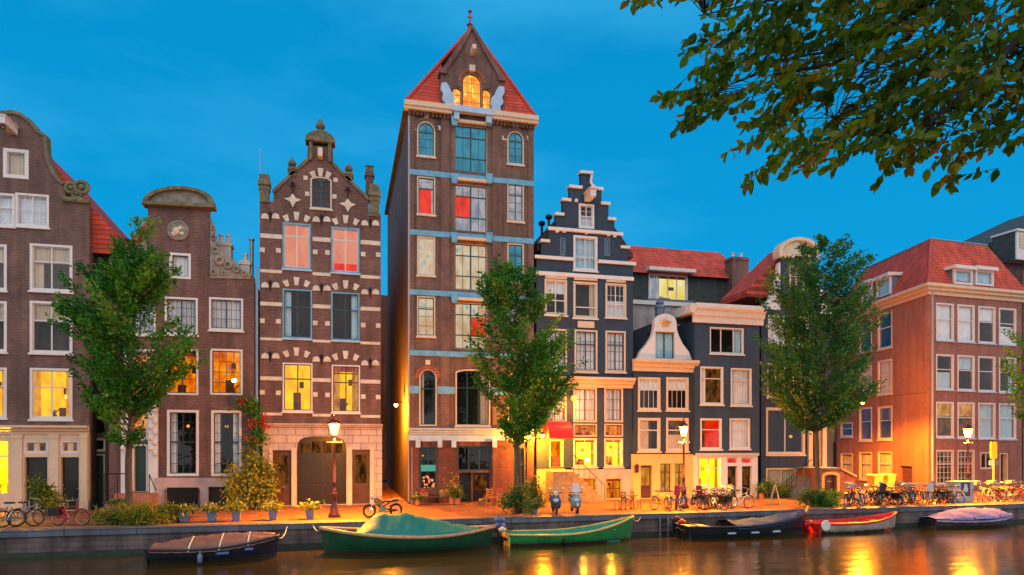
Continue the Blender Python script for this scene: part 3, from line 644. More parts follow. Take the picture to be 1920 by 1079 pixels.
# top pedestal with shell and finial
s0, s1, z0, z1 = C.f.r(572, 260, 629, 303); cx = (s0+s1)/2; m = MB()
m.box(cx-.58, cx-.40, -.15, .3, z0, z1-.25).box(cx+.40, cx+.58, -.15, .3, z0, z1-.25).box(s0+.02, s1-.02, -.25, .5, z1-.25, z1)
m.prism([(s0+.05, z1+.001), (s1-.05, z1+.001), (s1-.2, z1+.18), (cx+.35, z1+.33), (cx, z1+.38), (cx-.35, z1+.33), (s0+.2, z1+.18)], -.18, .4)
m.lathe([(.22, z1+.37), (.12, z1+.5), (.24, z1+.62), (.26, z1+.72), (.15, z1+.9), (.1, z1+1.05), (.02, z1+1.1)], cx, .1, 12)
C.part(m, 'gable_finial', 'stone_moss')
m = MB().box(cx-.12, cx+.12, -.5, -.005, z0+.1, z0+.55); C.part(m, 'hoist_beam', 'stone_white')
def blocks(H, lst, mat='stone_white', sz=.12, proj=.03, name='stone_block'):
    m = MB()
    for px, py in lst: x, z = H.f.p(px, py); m.box(x-sz, x+sz, -proj, -.002, z-sz, z+sz)
    return H.part(m, name, mat)
for yy in (469, 602, 736):
    blocks(C, [(492, yy), (522, yy+1), (591, yy+4), (614, yy+5), (681, yy+8), (709, yy+9)])
for y0, t in ((438, 8), (505, 6), (566, 7), (633, 5), (706, 7), (774, 5)):
    for a, b in ((488, 529), (586, 620), (676, 713)): C.band(a, y0+(a-488)*.066*(1-max(0, y0-440)/520), b, t, 'stone_white', .035)
def fans(H, px, py, w_=14, h_=13):                            # pair of quarter-fan stones flanking an iron anchor
    m = MB()
    for sg in (-1, 1):
        x, z = H.f.p(px+sg*w_*.72, py); hw = .20; m.prism([(x-hw, z-.13), (x+hw, z-.13), (x+hw*.8, z+.08), (x+sg*0, z+.17), (x-hw*.8, z+.08)], -.05, -.003); H.part(m, 'fan_stone', 'stone_white'); m = MB()
    x, z = H.f.p(px, py); m = MB().tube([(x, -.07, z-.3), (x, -.07, z+.26)], .035); m.ball((x, -.07, z+.12), .09, .8, 8, 5)
    H.part(m, 'wall_anchor', 'black_metal')
for yy in (406, 535, 668): fans(C, 507, yy); fans(C, 603, yy+6); fans(C, 694, yy+13)
def archstones(H, px, py, sp=19):
    m = MB()
    for k, (dx, dy, a_) in enumerate(((-sp, 4, -25), (0, 0, 0), (sp, 5, 25))):
        x, z = H.f.p(px+dx, py+dy); ca, sa = math.cos(rad(-a_)), math.sin(rad(-a_)); w0, w1, h0 = .09, .15, .17 if k != 1 else .22
        m.prism([(x+ca*u-sa*v, z+sa*u+ca*v) for u, v in ((-w0, -h0), (w0, -h0), (w1, h0), (-w1, h0))], -.06, -.003)
        H.part(m, 'arch_stone', 'stone_white'); m = MB()
for yy in (406, 528, 660): archstones(C, 556, yy); archstones(C, 648, yy+6)
archstones(C, 601, 324, 14); blocks(C, [(576, 364), (627, 369), (573, 334), (629, 338)], sz=.11)
for px, py in ((549, 375), (652, 384)):
    x, z = C.f.p(px, py); m = MB().prism([(x-.45, z+.02), (x-.15, z-.12), (x, z-.42), (x+.15, z-.12), (x+.45, z+.02), (x+.15, z+.1), (x, z+.34), (x-.15, z+.1)], -.06, -.003)
    C.part(m, 'star_stone', 'stone_white'); m = MB().tube([(x, -.09, z+.3), (x, -.09, z+.85)], .03); m.ball((x, -.09, z+.85), .1, .8, 8, 5); m.box(x-.18, x+.18, -.11, -.08, z+.7, z+.76); C.part(m, 'wall_anchor', 'black_metal')
chimney(C, 686, 322, 700, 372, 1.0, 'brick_umber', 2, .5, 'stone_moss')
x, z = C.f.p(482, 345, .6); C.part(MB().tube([(x+.15, .6, z-1), (x+.15, .6, z+1.9)], .018, 5), 'antenna', 'tin')
C.body(487, 714, 405, 16, 'brick_dark_brown'); C.roof((495, 420), (706, 430), (600, 312), .5, 15, 'roof_brown')
# stone ground floor
C.door(511, 844, 547, 949, 'door_brown', rec=.22, letter=True, glass='lit_dim'); C.door(660, 843, 694, 949, 'door_brown', rec=.22, glass='lit_dim')
Dg = C.door(556, 818, 650, 949, 'door_dark', rec=.3, arch='gate', leafs=2)
s0, s1, z0, z1 = C.f.r(562, 828, 644, 850); m = MB()
for k in range(4): a = s0+(s1-s0)*(k/4+.02); m.box(a, a+(s1-s0)*.2, .26, .275, z0, z1-(.12 if k in (0, 3) else 0))
C.part(m, 'fanlight', 'lit_dim', Dg)
C.wall([(493, 951), (716, 950), (716, 807), (493, 805)], 'stone_pink', 'ground_floor_wall', -.10, .3)
C.cornice(489, 794, 717, 11, 'stone_pink', .26, 'string_course', 0)
for (a, b, y0) in ((505, 511, 840), (547, 556, 840), (650, 660, 838), (694, 701, 838)):
    s0, s1, z0, z1 = C.f.r(a, y0, b, 950); C.part(MB().box(s0, s1, -.16, -.102, 0, z1), 'door_post', 'cream')
# ---------------------------------------------------------------- D: tall warehouse
D = House('warehouse_house', 'tallest brown brick warehouse with steep red roof and blue stone bands', 'house', 766, 37.75)
# pyramid-hipped roof
e0 = D.f.p(758, 190); e1 = (D.f.x(1005), e0[1]); zE = e0[1]-.05; dpt = 18.0
ax, az = D.f.p(883, 57, 3.4); m = MB()
m.add([(e0[0]+.1, -.2, zE), (e1[0]-.1, -.2, zE), (e1[0]-.1, dpt, zE), (e0[0]+.1, dpt, zE), (ax, 3.2, az), (ax, dpt-3, az)], [(1, 2, 5, 4), (2, 3, 5), (3, 0, 4, 5)])
for xe, xg in ((e0[0]+.1, D.f.x(834)), (e1[0]-.1, D.f.x(936))):        # the front hip stops at the gable wall
    t_ = (xg-xe)/(ax-xe); m.add([(xe, -.2, zE), (xg, -.2, zE), (xg, -.2+3.4*t_, zE+(az-zE)*t_)], [(0, 1, 2)])
D.part(m, 'roof', 'roof_red')
m = MB(); m.tube([(e0[0]+.1, -.2, zE+.05), (ax, 3.2, az+.04)], .10); m.tube([(e1[0]-.1, -.2, zE+.05), (ax, 3.2, az+.04)], .10); D.part(m, 'hip_tile', pm('ridge_red', (.5, .06, .04), .8, .2))
rows = [(228, 294, 'round', 'lit_blue', None), (332, 403, None, 'lit_red', 'x'), (444, 517, None, 'lit_cream', None), (556, 631, None, 'lit_cream', None)]
for i, (y0, y1, ar, rm, _) in enumerate(rows):
    D.win(782, y0, 816, y1, arch=ar, v=(), h=(.3,), grid=(2, 4) if i != 1 else None, fr='cream', sash='sash_green' if i in (0, 1, 3) else 'sash_white', room=rm if i != 1 else 'lit_pale', blind=('lit_red', .3, 1, 0, .85) if i == 1 else None, fw=.07, sill='stone_white')
rr = [(246, 309, 'round', 'lit_blue'), (344, 416, None, 'lit_pale'), (457, 530, None, 'lit_blue'), (570, 640, None, 'lit_pale')]
for i, (y0, y1, ar, rm) in enumerate(rr):
    D.win(951, y0, 982, y1, arch=ar, v=(.5,), h=(.3,), grid=(2, 4), fr='cream', sash='sash_green', room=rm, fw=.07, sill='stone_white')
for i, (y0, y1) in enumerate(((234, 323), (345, 435), (456, 545), (567, 656))):
    D.win(852, y0, 915, y1, v=(.5,), h=(.25, .7), grid=(4, 1), fr='cream', sash='sash_green', room=('lit_blue', 'lit_pale', 'lit_cream', 'lit_cream')[i], fw=.06,
          recess=.14, blind={1: ('lit_red', .2, .67, 0, .5), 3: ('lit_red', .28, .72, .52, 1)}.get(i), bw=.07)
D.win(786, 692, 819, 799, arch='round', v=(), h=(.34,), fr='cream', sash='sash_green', cur='l', curm='curtain_cream', fw=.07)
D.win(854, 693, 919, 799, arch='low', v=(.33, .68), h=(.32,), fr='cream', sash='sash_green', room='room_dark', fw=.07, sill='stone_white', cur='r', curm='curtain_cream')
D.win(952, 697, 984, 800, arch='round', v=(), h=(.34,), fr='cream', sash='sash_green', fw=.07)
D.wall([(766, 826), (1001, 824), (1001, 216), (766, 192)], 'brick_tall')
# pilasters between the bays
for a, b in ((767, 777), (826, 843), (923, 941), (990, 1000)):
    s0, s1, z0, z1 = D.f.r(a, 214, b, 824); zt = D.f.z(766, 205); D.part(MB().box(s0, s1, -.07, -.002, z0, zt), 'pilaster', 'brick_tall')
# shop at street level
def shopglass(H, x0, y0, x1, y1, dep=1.2, mat='room_dark', stuff=None, **k): return H.win(x0, y0, x1, y1, **k)
wn = D.win(787, 838, 819, 918, fr='sash_green', sash='sash_green', v=(.5,), h=(.28,), room='room_mid', fw=.06, bulb=(.2, .2, .05), grid=(2, 4))
Dd = D.win(857, 836, 921, 884, fr='sash_green', sash='sash_green', v=(.33, .66), h=(), room='room_dark', fw=.06)
D.door(860, 886, 884, 950, 'door_green', rec=.5); D.door(886, 886, 919, 950, 'door_dark', rec=.25, glass='lit_dim')
D.win(962, 838, 984, 946, fr='sash_green', sash='sash_green', v=(.5,), h=(.3,), room='lit_dim', fw=.06)
D.wall([(766, 952), (1001, 950), (1001, 826), (766, 828)], 'brick_shop', 'shop_wall', -.03, .28)
for a, b in ((767, 785), (822, 854), (923, 958), (987, 1000)):
    s0, s1, z0, z1 = D.f.r(a, 826, b, 951); D.part(MB().box(s0, s1, -.12, -.032, 0, z1).box(s0+.01, s1-.01, -.18, -.033, z1-.35, z1-.003), 'pilaster', 'brick_shop')
m = MB(); s0, s1, z0, z1 = D.f.r(789, 872, 817, 884); m.box(s0, s1, -.08, -.045, z0, z1); D.part(m, 'window_sign', 'blind_teal', wn)
m = MB()
for k in range(16): m.ball((s0+.1+(s1-s0-.2)*random.random(), -.05+.0*k, z0-.25-.75*random.random()), .055+.03*random.random(), 1.1, 6, 4)
D.part(m, 'window_display', pm('trinket', (.6, .35, .25), .5, .8, 9), wn)
D.cornice(766, 803, 1001, 12, 'white_blue', .3, 'shop_cornice', .02); D.band(766, 816, 1001, 12, 'white_blue', .10, 'fascia_board')
m = MB()
for px in (783, 824, 850, 926): x, z = D.f.p(px, 830); m.prism([(x-.13, z-.28), (x+.13, z-.28), (x+.13, z+.2), (x-.13, z+.2)], -.24, -.19)
D.part(m, 'console', 'white_blue')
for y0 in (318, 431, 543, 657): D.band(768, y0, 1000, 10, 'stone_band', .09)
for y0 in (236, ):
    for a, b in ((768, 781), (817, 826)): D.band(a, y0, b, 8, 'stone_white' if a > 780 else 'stone_band', .04)
    for a, b in ((941, 950), (983, 1000)): D.band(a, y0+19, b, 8, 'stone_white', .04)
for a, b in ((768, 785), (820, 853), (921, 951)): D.band(a, 724+(a-768)*.02, b, 14, 'stone_band', .08)
for y0, y1 in ((222, 240), (330, 345), (440, 457), (553, 568)):    # corbels and lintel above each loading bay
    for px in (851, 916):
        x, z = D.f.p(px, y0+5); D.part(MB().prism([(x-.14, z-.35), (x+.14, z-.35), (x+.2, z+.2), (x-.2, z+.2)], -.26, -.072), 'corbel', 'stone_band')
    s0, s1, z0, z1 = D.f.r(846, y0+7, 921, y0+12); D.part(MB().box(s0, s1, -.20, -.01, z0, z1), 'lintel', 'cream')
def archring(H, px, py, r0, r1, mat, a0=0, a1=180, proj=.05):
    x, z = H.f.p(px, py); n = 12; o_ = [(x+r1*math.cos(rad(a0+(a1-a0)*i/n)), z+r1*math.sin(rad(a0+(a1-a0)*i/n))) for i in range(n+1)]
    i_ = [(x+r0*math.cos(rad(a0+(a1-a0)*i/n)), z+r0*math.sin(rad(a0+(a1-a0)*i/n))) for i in range(n+1)]
    return H.part(MB().prism(o_+i_[::-1], -proj, -.003), 'arch_ring', mat)
for px, py, mt in ((799, 245, 'brick_brown'), (966.5, 263, 'brick_brown')): archring(D, px, py, .50, .72, mt)
for px, py in ((802.5, 710), (968, 714)): archring(D, px, py, .50, .74, 'brick_orange')
for px, py in ((799, 218), (966, 236), (802, 680)): blocks(D, [(px, py)], 'stone_white', .13, .09, 'keystone')
# eaves, gable with lit loft window
s0, s1, z0, z1 = D.f.r(757, 187, 848, 196); s2 = D.f.x(918); s3 = D.f.x(1006)
for a, b in ((s0, D.f.x(846)), (s2, s3)):
    D.part(MB().box(a, b, -.45, .0-.003, zE-.30, zE-.05).box(a, b, -.36, -.004, zE-.48, zE-.301), 'cornice', 'cream')
for lo_, hi_ in ((-9, D.f.x(842)), (D.f.x(922), 99)):
    m = MB()
    for k in range(34):
        x = s0+.3+(s3-s0-.5)*k/33
        if lo_ < x < hi_: m.box(x-.07, x+.07, -.2, -.072, zE-.72, zE-.481)
    D.part(m, 'brick_dentil', 'brick_side')
D.part(MB().box(s0+.02, s0+.12+.2, .0, 18, zE-.3, zE-.06), 'side_gutter', 'brick_side')
def lw(x0, y0, x1, y1, arch, g): return D.win(x0, y0, x1, y1, arch=arch, v=(), h=(), grid=g, fr='stone_white', sash='door_brown', room='lit_loft', fw=.035, recess=-.02)
lw(866, 137, 903, 211, 'round', (2, 4)); lw(847, 163, 866, 208, 'round', (1, 3)); lw(903, 166, 921, 212, 'round', (1, 3))
D.wall([(826, 214), (945, 222), (945, 152), (940, 147), (884, 53), (829, 133), (826, 136)], 'brick_umber', 'gable_wall', -.12, .25)
coping(D, [(942, 149), (913, 100), (884, 51), (858, 91), (829, 134)], 'brick_umber', .22, -.25, 3.0)
archring(D, 884.5, 157, .62, .80, 'brick_orange', proj=.16)
m = MB(); x, z = D.f.p(883, 44)
m.lathe([(.16, z-.35), (.12, z), (.2, z+.06), (.06, z+.2), (.05, z+.75), (.13, z+.85), (.04, z+.95)], x, .3, 10); m.box(x-.16, x+.16, .27, .33, z+.5, z+.56)
D.part(m, 'ridge_finial', pm('finial_red', (.3, .05, .05), .5, .2))
vl = [(826, 161), (835, 159), (840, 166), (844, 176), (850, 182), (851, 192), (848, 199), (851, 206), (832, 207), (833, 197), (827, 190), (830, 180), (825, 172)]
for pts in (vl, [(1769-x+(0 if 1 else 0), y+7) for x, y in reversed(vl)]):
    D.part(MB().prism(offp(D.f, pts), -.30, -.122), 'stone_volute', 'white_blue')
for px, py in ((830, 137), (940, 151)): x, z = D.f.p(px, py); D.part(MB().box(x-.22, x+.22, -.28, .5, z-.13, z+.13), 'kneeler', 'brick_umber')
x, z = D.f.p(884, 133); blocks(D, [], 'stone_white')
D.part(MB().box(x-.16, x+.16, -.30, -.122, z-.15, z+.18), 'keystone', 'stone_white'); D.part(MB().box(x-.1, x+.1, -.9, -.123, z+.75, z+1.0), 'hoist_bracket', 'stone_white')
s0, s1, z0, z1 = D.f.r(846, 208, 922, 219); D.part(MB().box(s0, s1, -.5, -.122, z0, z1).box(s0+.1, s0+.4, -.4, -.12, z0-.4, z0-.001).box(s1-.4, s1-.1, -.4, -.12, z0-.4, z0-.001), 'loft_sill', 'white_blue')
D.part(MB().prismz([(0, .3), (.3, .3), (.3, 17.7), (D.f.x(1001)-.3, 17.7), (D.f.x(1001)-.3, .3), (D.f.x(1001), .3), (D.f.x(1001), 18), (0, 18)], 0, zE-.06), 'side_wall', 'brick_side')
D.part(MB().box(-.03, .06, -.09, -.002, .1, zE-.5), 'corner_stone', 'gutter')
D.pipe(772, 826, 950, 'gutter', .05)
# ---------------------------------------------------------------- E: black stepped gable
E = House('brick_house', 'navy painted house with a stepped gable, cream trim and red door awning', 'house', 1006, 37.8)
E.win(1085, 383, 1114, 429, v=(.5,), h=(.5,), grid=(2, 4), fr='white', fw=.12, cur='h')
E.win(1075, 443, 1120, 508, v=(.5,), h=(.62,), grid=(4, 3), fr='white', fw=.12, cur='n', curm='curtain_blue', sill='white')
for a, b in ((1050, 1060), (1133, 1143)): E.win(a, 447, b, 480, v=(), h=(), grid=(1, 5), fr='lead', sash='lead', room='lit_blue', fw=.05)
E.win(1021, 524, 1063, 591, v=(.5,), h=(.6,), fr='cream', cur='t', fw=.11, sill='white', curm='curtain_white'); E.win(1135, 532, 1174, 596, v=(.5,), h=(.62,), grid=(4, 3), fr='cream', fw=.11, cur='h', sill='white')
E.win(1075, 529, 1120, 597, v=(), h=(.72,), fr='cream', room='room_mid', cur='r', curm='curtain_cream', fw=.11, sill='white')
for a, b, y0, y1 in ((1021, 1063, 617, 694), (1077, 1120, 619, 698), (1135, 1173, 621, 698)): E.win(a, y0, b, y1, v=(.5,), h=(.33,), grid=(4, 4), fr='cream', sash='sash_dark' , cur='n', curm='curtain_white', fw=.10, sill='cream')
for a, b in ((1020, 1062), (1075, 1119), (1133, 1168)):
    E.win(a, 727, b, 792, v=(.5,), h=(), grid=(4, 3), fr='cream', sash='door_brown', cur='n', curm='curtain_white', room='lit_dim', fw=.10)
    if a > 1030:
        E.win(a, 795, b, 819, v=(), h=(), grid=(4, 1), fr='cream', sash='door_brown', room='lit_orange', fw=.07)
        E.win(a, 822, b, 876, v=(.5,), h=(.5,), fr='cream', sash='cream', room='lit_shop', blind=('lit_red', 0, .1, 0, 1), fw=.08, bulb=(.75, .8, .13) if a < 1100 else (.15, .22, .08), sill='cream')
st = [(1006, 522), (1006, 482), (1015, 482), (1015, 453), (1028, 454), (1028, 428), (1042, 429), (1042, 403), (1055, 404), (1055, 376), (1068, 377), (1068, 352), (1089, 353), (1089, 326),
      (1109, 327), (1109, 354), (1128, 355), (1128, 382), (1141, 383), (1141, 411), (1152, 412), (1152, 437), (1165, 438), (1165, 465), (1178, 466), (1178, 492), (1187, 493), (1187, 532)]
E.door(1030, 825, 1056, 876, 'door_brown', rec=.3, fr='cream', glass='lit_orange')
E.wall([(1187, 879), (1187, 940)][:0]+[(1006, 878)]+[(1187, 877)]+st[::-1], 'brick_navy')
for a, b, y in ((1087, 1111, 322), (1066, 1091, 349), (1107, 1130, 352), (1053, 1070, 373), (1126, 1143, 380), (1040, 1057, 400), (1139, 1154, 409), (1013, 1030, 450), (1163, 1180, 462)):
    s0, s1, z0, z1 = E.f.r(a, y, b, y+5); E.part(MB().box(s0, s1, -.14, .42, z0, z1), 'step_cap', 'white')
for a, b, y, t in ((1027, 1167, 426, 6), (1002, 1074, 479, 6), (1121, 1191, 488, 6), (1004, 1187, 509, 7)):
    E.band(a, y, b, t, 'white', .14, 'string_course')
for a, b, y in ((1022, 1062, 517), (1076, 1119, 520), (1136, 1172, 524)): E.band(a, y, b, 5, 'cream', .10, 'lintel')
s0, s1, z0, z1 = E.f.r(1083, 603, 1114, 615); E.part(MB().box(s0, s1, -.05, -.002, z0, z1), 'plaque', 'cream')
x, z = E.f.p(1101, 372); m = MB().box(x-.18, x+.18, -1.0, -.004, z-.22, z+.2).prism([(x-.3, z+.201), (x+.3, z+.201), (x, z+.42)], -1.1, -.003); E.part(m, 'hoist_beam', 'white')
blocks(E, [(1080, 377), (1044, 434), (1057, 434), (1099, 437), (1140, 441), (1152, 443)], 'white', .09, .1, 'bracket')
E.cornice(1010, 706, 1186, 19, 'cream', .5, 'shop_cornice', 0)
coping(E, [(1112, 349), (1108, 343), (1110, 329)], 'white', .1)
E.roof((1007, 455), (1186, 475), (1098, 352), .45, 14, 'roof_brown', dy=.5); E.body(1006, 1187, 490, 14, 'brick_navy')
for px, py in ((1016, 424), (1029, 412)):
    x, z = E.f.p(px, py, 2.5); E.part(MB().lathe([(.08, z-.9), (.08, z), (.2, z+.05), (.22, z+.2), (.1, z+.3)], x, 2.5, 8), 'roof_vent', 'black_metal')
# stone base, steps, awning, entry
for a, b in ((1087, 1118), (1134, 1166)): E.win(a, 896, b, 937, v=(.5,), h=(.5,), fr='cream_wall', sash='door_brown', room='lit_orange', fw=.08)
E.wall([(1060, 942), (1187, 941), (1187, 880), (1060, 881)], 'plinth_pink', 'plinth', -.08, .25)
E.wall([(1006, 946), (1059, 945), (1059, 879), (1006, 880)], 'cream_wall', 'entry_base', -.06, .25)
pm('step_stone', (.30, .21, .10), .8, .25, 4, bump=.3); m = MB(); xa = E.f.x(1034, -1.2); zt = E.f.z(1060, 884, -1.0)
m.box(xa, xa+1.3, -1.5, -.1, 0, zt)
for k in range(7): m.box(xa+1.3+k*.27, xa+1.3+(k+1)*.27, -1.5, -.3, 0, zt*(6.6-k)/7.2)
E.part(m, 'front_steps', 'step_stone')
m = MB(); x1 = xa+3.1
m.tube([(xa+1.2, -1.5, zt), (xa+1.2, -1.5, zt+.95), (x1, -1.5, .95), (x1, -1.5, .1)], .022)
for k in range(5): x = xa+1.5+k*.35; m.tube([(x, -1.5, zt*(1-(k+.8)/6)), (x, -1.5, zt+.95-(zt)*(k+.85)/5.4)], .012)
E.part(m, 'step_railing', 'black_metal')
# red awning over the door
pm('awning_red', (.62, .008, .018), .6, .12)
a, b = E.f.x(1027, -1.0), E.f.x(1073, -1.0); zt, zb = E.f.z(1050, 790, -.2), E.f.z(1050, 822, -1.2); m = MB(); n = 7; vs = []
for i in range(n+1):
    t_ = i/n; y = -1.2*math.sin(t_*math.pi/2)-.02; z = zb+.12+(zt-zb-.12)*math.cos(t_*math.pi/2)**.8; vs += [(a, y, z), (b, y, z)]
vs += [(a, -1.22, zb), (b, -1.22, zb)]; n += 1
fs = [(2*i, 2*i+1, 2*i+3, 2*i+2) for i in range(n)]
m.add(vs, fs)
for q in (0, 1): m.add([vs[2*i+q] for i in range(n+1)]+[((a, b)[q], -.02, zb)], [tuple(range(n+2))])
E.part(m, 'awning', 'awning_red')
# ---------------------------------------------------------------- F: small white bell gable
Fh = House('brick_house', 'small dark house with white bell gable and cream ground floor behind the middle lamp', 'house', 1189, 37.6)
for a, b in ((1196, 1238), (1249, 1291)):
    Fh.win(a, 708, b, 770, v=(), h=(.35,), grid=(4, 1), fr='cream', cur='t', fw=.12, sill='cream'); Fh.win(a, 784, b, 847, v=(), h=(.35,), fr='cream', cur='c' if a < 1200 else 'h', room='room_mid' if a < 1200 else 'lit_dim', curm='curtain_cream', fw=.12, sill='cream')
Fh.wall([(1188, 851), (1301, 851), (1301, 692), (1188, 692)], 'brick_navy')
Fh.cornice(1187, 674, 1303, 22, 'cream', .5, ends=.05)
Fh.win(1227, 622, 1265, 674, v=(.5,), h=(), fr='white', sash='door_green', room='room_dark', cur='n', curm='curtain_blue', fw=.05)
bell = [(1194, 675), (1296, 675), (1290, 660), (1279, 646), (1272, 632), (1268, 620), (1267, 606)]+arcpts(1246, 606, 21, 17, 10, 170, 10)+[(1226, 606), (1225, 620), (1221, 632), (1212, 646), (1200, 660)]
Fh.wall(bell, 'white', 'bell_gable', -.10, .25)
x, z = Fh.f.p(1246, 606); m = MB()
for dx, dz, r in ((0, .12, .16), (-.25, .05, .12), (.25, .05, .12), (0, -.12, .13), (-.18, -.2, .08), (.18, -.2, .08)): m.ball((x+dx, -.13, z+dz), r, .8, 8, 5)
Fh.part(m, 'shell_relief', pm('gilt', (.65, .42, .12), .4, .4, 6), smooth=True)
Fh.roof((1186, 683), (1300, 690), (1240, 600), .3, 9, 'roof_dark', dy=.4); Fh.body(1188, 1301, 692, 9, 'brick_navy')
x, z = Fh.f.p(1237, 570, 1.5); Fh.part(MB().lathe([(.3, z-1.2), (.3, z-.3), (.36, z-.28), (.2, z-.02), (.26, z), (.26, z+.1), (.05, z+.25)], x, 1.5, 10), 'roof_vent', 'lead')
Fh.door(1199, 871, 1224, 942, 'door_brown', rec=.2, fr='cream_wall', glass='lit_amber')
Fh.win(1236, 868, 1259, 925, v=(.5,), h=(.3,), fr='cream_wall', sash='door_brown', room='lit_amber', fw=.06); Fh.win(1263, 868, 1286, 925, v=(.5,), h=(.3,), fr='cream_wall', sash='door_brown', room='lit_amber', fw=.06)
Fh.wall([(1186, 944), (1301, 942), (1301, 852), (1186, 852)], 'cream_wall', 'ground_floor_wall', -.06, .25)
x, z = Fh.f.p(1191, 880); m = MB().box(x-.09, x+.09, -.32, -.14, z-.2, z+.15).prism([(x-.13, z+.151), (x+.13, z+.151), (x, z+.32)], -.36, -.10); m.box(x-.02, x+.02, -.14, -.06, z, z+.05)
Fh.part(m, 'door_lantern', 'iron_maroon')
# ---------------------------------------------------------------- G: dark blue with white cornice
G = House('brick_house', 'dark blue house with a flat white cornice and white framed lit shopfront', 'house', 1303, 37.3)
G.win(1331, 615, 1394, 664, v=(.33, .72), h=(), fr='white', sash='sash_white', room='room_dark', fw=.06, sill='white', cur='r', curm='curtain_blue')
G.win(1313, 688, 1356, 759, v=(), h=(.3,), fr='white', cur='l', room='lit_dim', fw=.085, sill='white'); G.win(1370, 691, 1409, 761, v=(), h=(.3,), fr='white', cur='n', fw=.085, sill='white')
G.win(1313, 785, 1353, 843, v=(), h=(.35,), fr='white', room='lit_red', cur='l', curm='lit_dim', fw=.085, sill='white'); G.win(1368, 785, 1406, 842, v=(), h=(.35,), fr='white', cur='n', curm='curtain_white', room='room_mid', fw=.085, sill='white')
G.wall([(1303, 853), (1424, 851), (1424, 604), (1303, 602)], 'brick_blue')
G.cornice(1300, 571, 1427, 34, 'white', .55, ends=.08)
s0 = G.f.x(1303); z = G.f.z(1303, 571); z2 = G.f.z(1303, 588)
G.part(MB().box(s0-.45, s0-.002, -.3, 3.2, z2, z-.02), 'side_cornice', 'white')
G.body(1303, 1424, 603, 4, 'brick_navy')
G.part(MB().box(s0, G.f.x(1424), .3, 4, z-.5, z-.35), 'flat_roof', 'lead')
G.win(1307, 857, 1352, 921, v=(.5,), h=(.32,), fr='white', sash='cream', room='lit_shop', fw=.07, bulb=(.1, .45, .09))
for a, b in ((1362, 1384), (1389, 1411)):
    G.win(a, 857, b, 871, v=(), h=(), fr='white', sash='white', room='lit_red', fw=.05); G.door(a+1, 874, b-1, 937, 'door_dark', rec=.2, glass='lit_dim')
G.wall([(1303, 940), (1420, 938), (1420, 854), (1303, 855)], 'white', 'shopfront', -.05, .25)
G.part(MB().box(G.f.x(1303), G.f.x(1421), -.16, -.051, G.f.z(1360, 855), G.f.z(1360, 850)), 'shop_cornice', 'cream')
# ---------------------------------------------------------------- K: large building behind E, F and G
K = House('rear_building', 'building behind the row with long red roof, green slates and a lit attic window', 'building', 1180, 46.0)
K.win(1216, 514, 1289, 566, v=(.25, .5, .75), h=(), fr='white', sash='sash_white', room='lit_window_yellow', fw=.12, cur='l', curm='lit_pale')
K.wall([(1165, 640), (1430, 640), (1430, 529), (1165, 512)][:0]+[(1165, 720), (1395, 720), (1395, 519), (1165, 500)], 'slate_green')
rt = [K.f.p(1165, 459, 3.2), K.f.p(1391, 478, 3.2)]; zt_ = (rt[0][1]+rt[1][1])/2; zb_ = K.f.z(1280, 517, -.4); s0, s1 = K.f.x(1150, 0), K.f.x(1393, 0)
K.part(MB().add([(s0, -.5, zb_), (s1, -.5, zb_), (s1, 3.2, zt_), (s0, 3.2, zt_), (s0, 9, zb_-2), (s1, 9, zb_-2)], [(0, 1, 2, 3), (3, 2, 5, 4), (0, 3, 4), (1, 5, 2)]), 'roof', 'roof_red_front')
K.part(MB().box(s0, s1, 1.4, 9, 0, zb_-.8), 'body_wall', 'brick_dark_brown')
a, b, c, d = K.f.r(1208, 508, 1294, 514); K.part(MB().box(a, b, -.9, 1.5, c, d), 'dormer_roof', 'white'); a, b, c, d = K.f.r(1212, 566, 1292, 573); K.part(MB().box(a, b, -.8, -.03, c, d), 'balcony_ledge', 'lead')
a, b, c, d = K.f.r(1150, 573, 1305, 700, -3); K.part(MB().box(a, b, -3, -.01, 0, d), 'rear_wing', 'render_pale'); K.part(MB().box(a, b+.1, -3.2, -2.9, d+.002, d+.28), 'wing_cornice', 'white')
chimney(K, 1373, 482, 1404, 600, -.8, 'brick_brown', 2, 1.0)
# ---------------------------------------------------------------- H: neck gable behind the right tree
Hh = House('brick_house', 'dark blue neck gable house with stone stairs, behind the right street tree', 'house', 1427, 37.9)
Hh.win(1436, 765, 1509, 853, v=(.5,), h=(), fr='cream', room='room_dark', fw=.14, sill='cream', bulb=(.78, .62, .11)); Hh.win(1436, 878, 1494, 932, v=(.5,), h=(), fr='cream_wall', cur='n', curm='curtain_cream', room='lit_dim', fw=.10)
Hh.win(1438, 682, 1472, 746, v=(.5,), h=(.35,), fr='white', fw=.10, sill='white'); Hh.win(1486, 684, 1520, 748, v=(.5,), h=(.35,), fr='white', fw=.10, sill='white')
Hh.win(1440, 592, 1470, 646, v=(.5,), h=(.35,), fr='white', cur='n', fw=.10, sill='white'); Hh.win(1486, 594, 1516, 648, v=(.5,), h=(.35,), fr='white', fw=.10, sill='white')
Hh.win(1480, 500, 1508, 545, v=(.5,), h=(.4,), fr='white', fw=.10)
Hh.door(1521, 795, 1538, 885, 'door_green', rec=.3, fr='cream')
Hh.wall([(1427, 938), (1562, 934), (1562, 590), (1527, 588), (1527, 484), (1462, 480), (1462, 582), (1427, 580)], 'brick_navy')
Hh.part(MB().prism(offp(Hh.f, [(1459, 482), (1531, 486)]+arcpts(1494, 472, 35, 23, 0, 180, 12)), -.12, .4), 'pediment', 'cream')
Hh.part(MB().ring(offp(Hh.f, [(1457, 484), (1533, 488)]+arcpts(1494, 474, 38, 27, 0, 180, 12)), offp(Hh.f, [(1464, 478), (1526, 482)]+arcpts(1494, 473, 31, 20, 0, 180, 12)), -.28, .42), 'pediment_rim', 'cream')
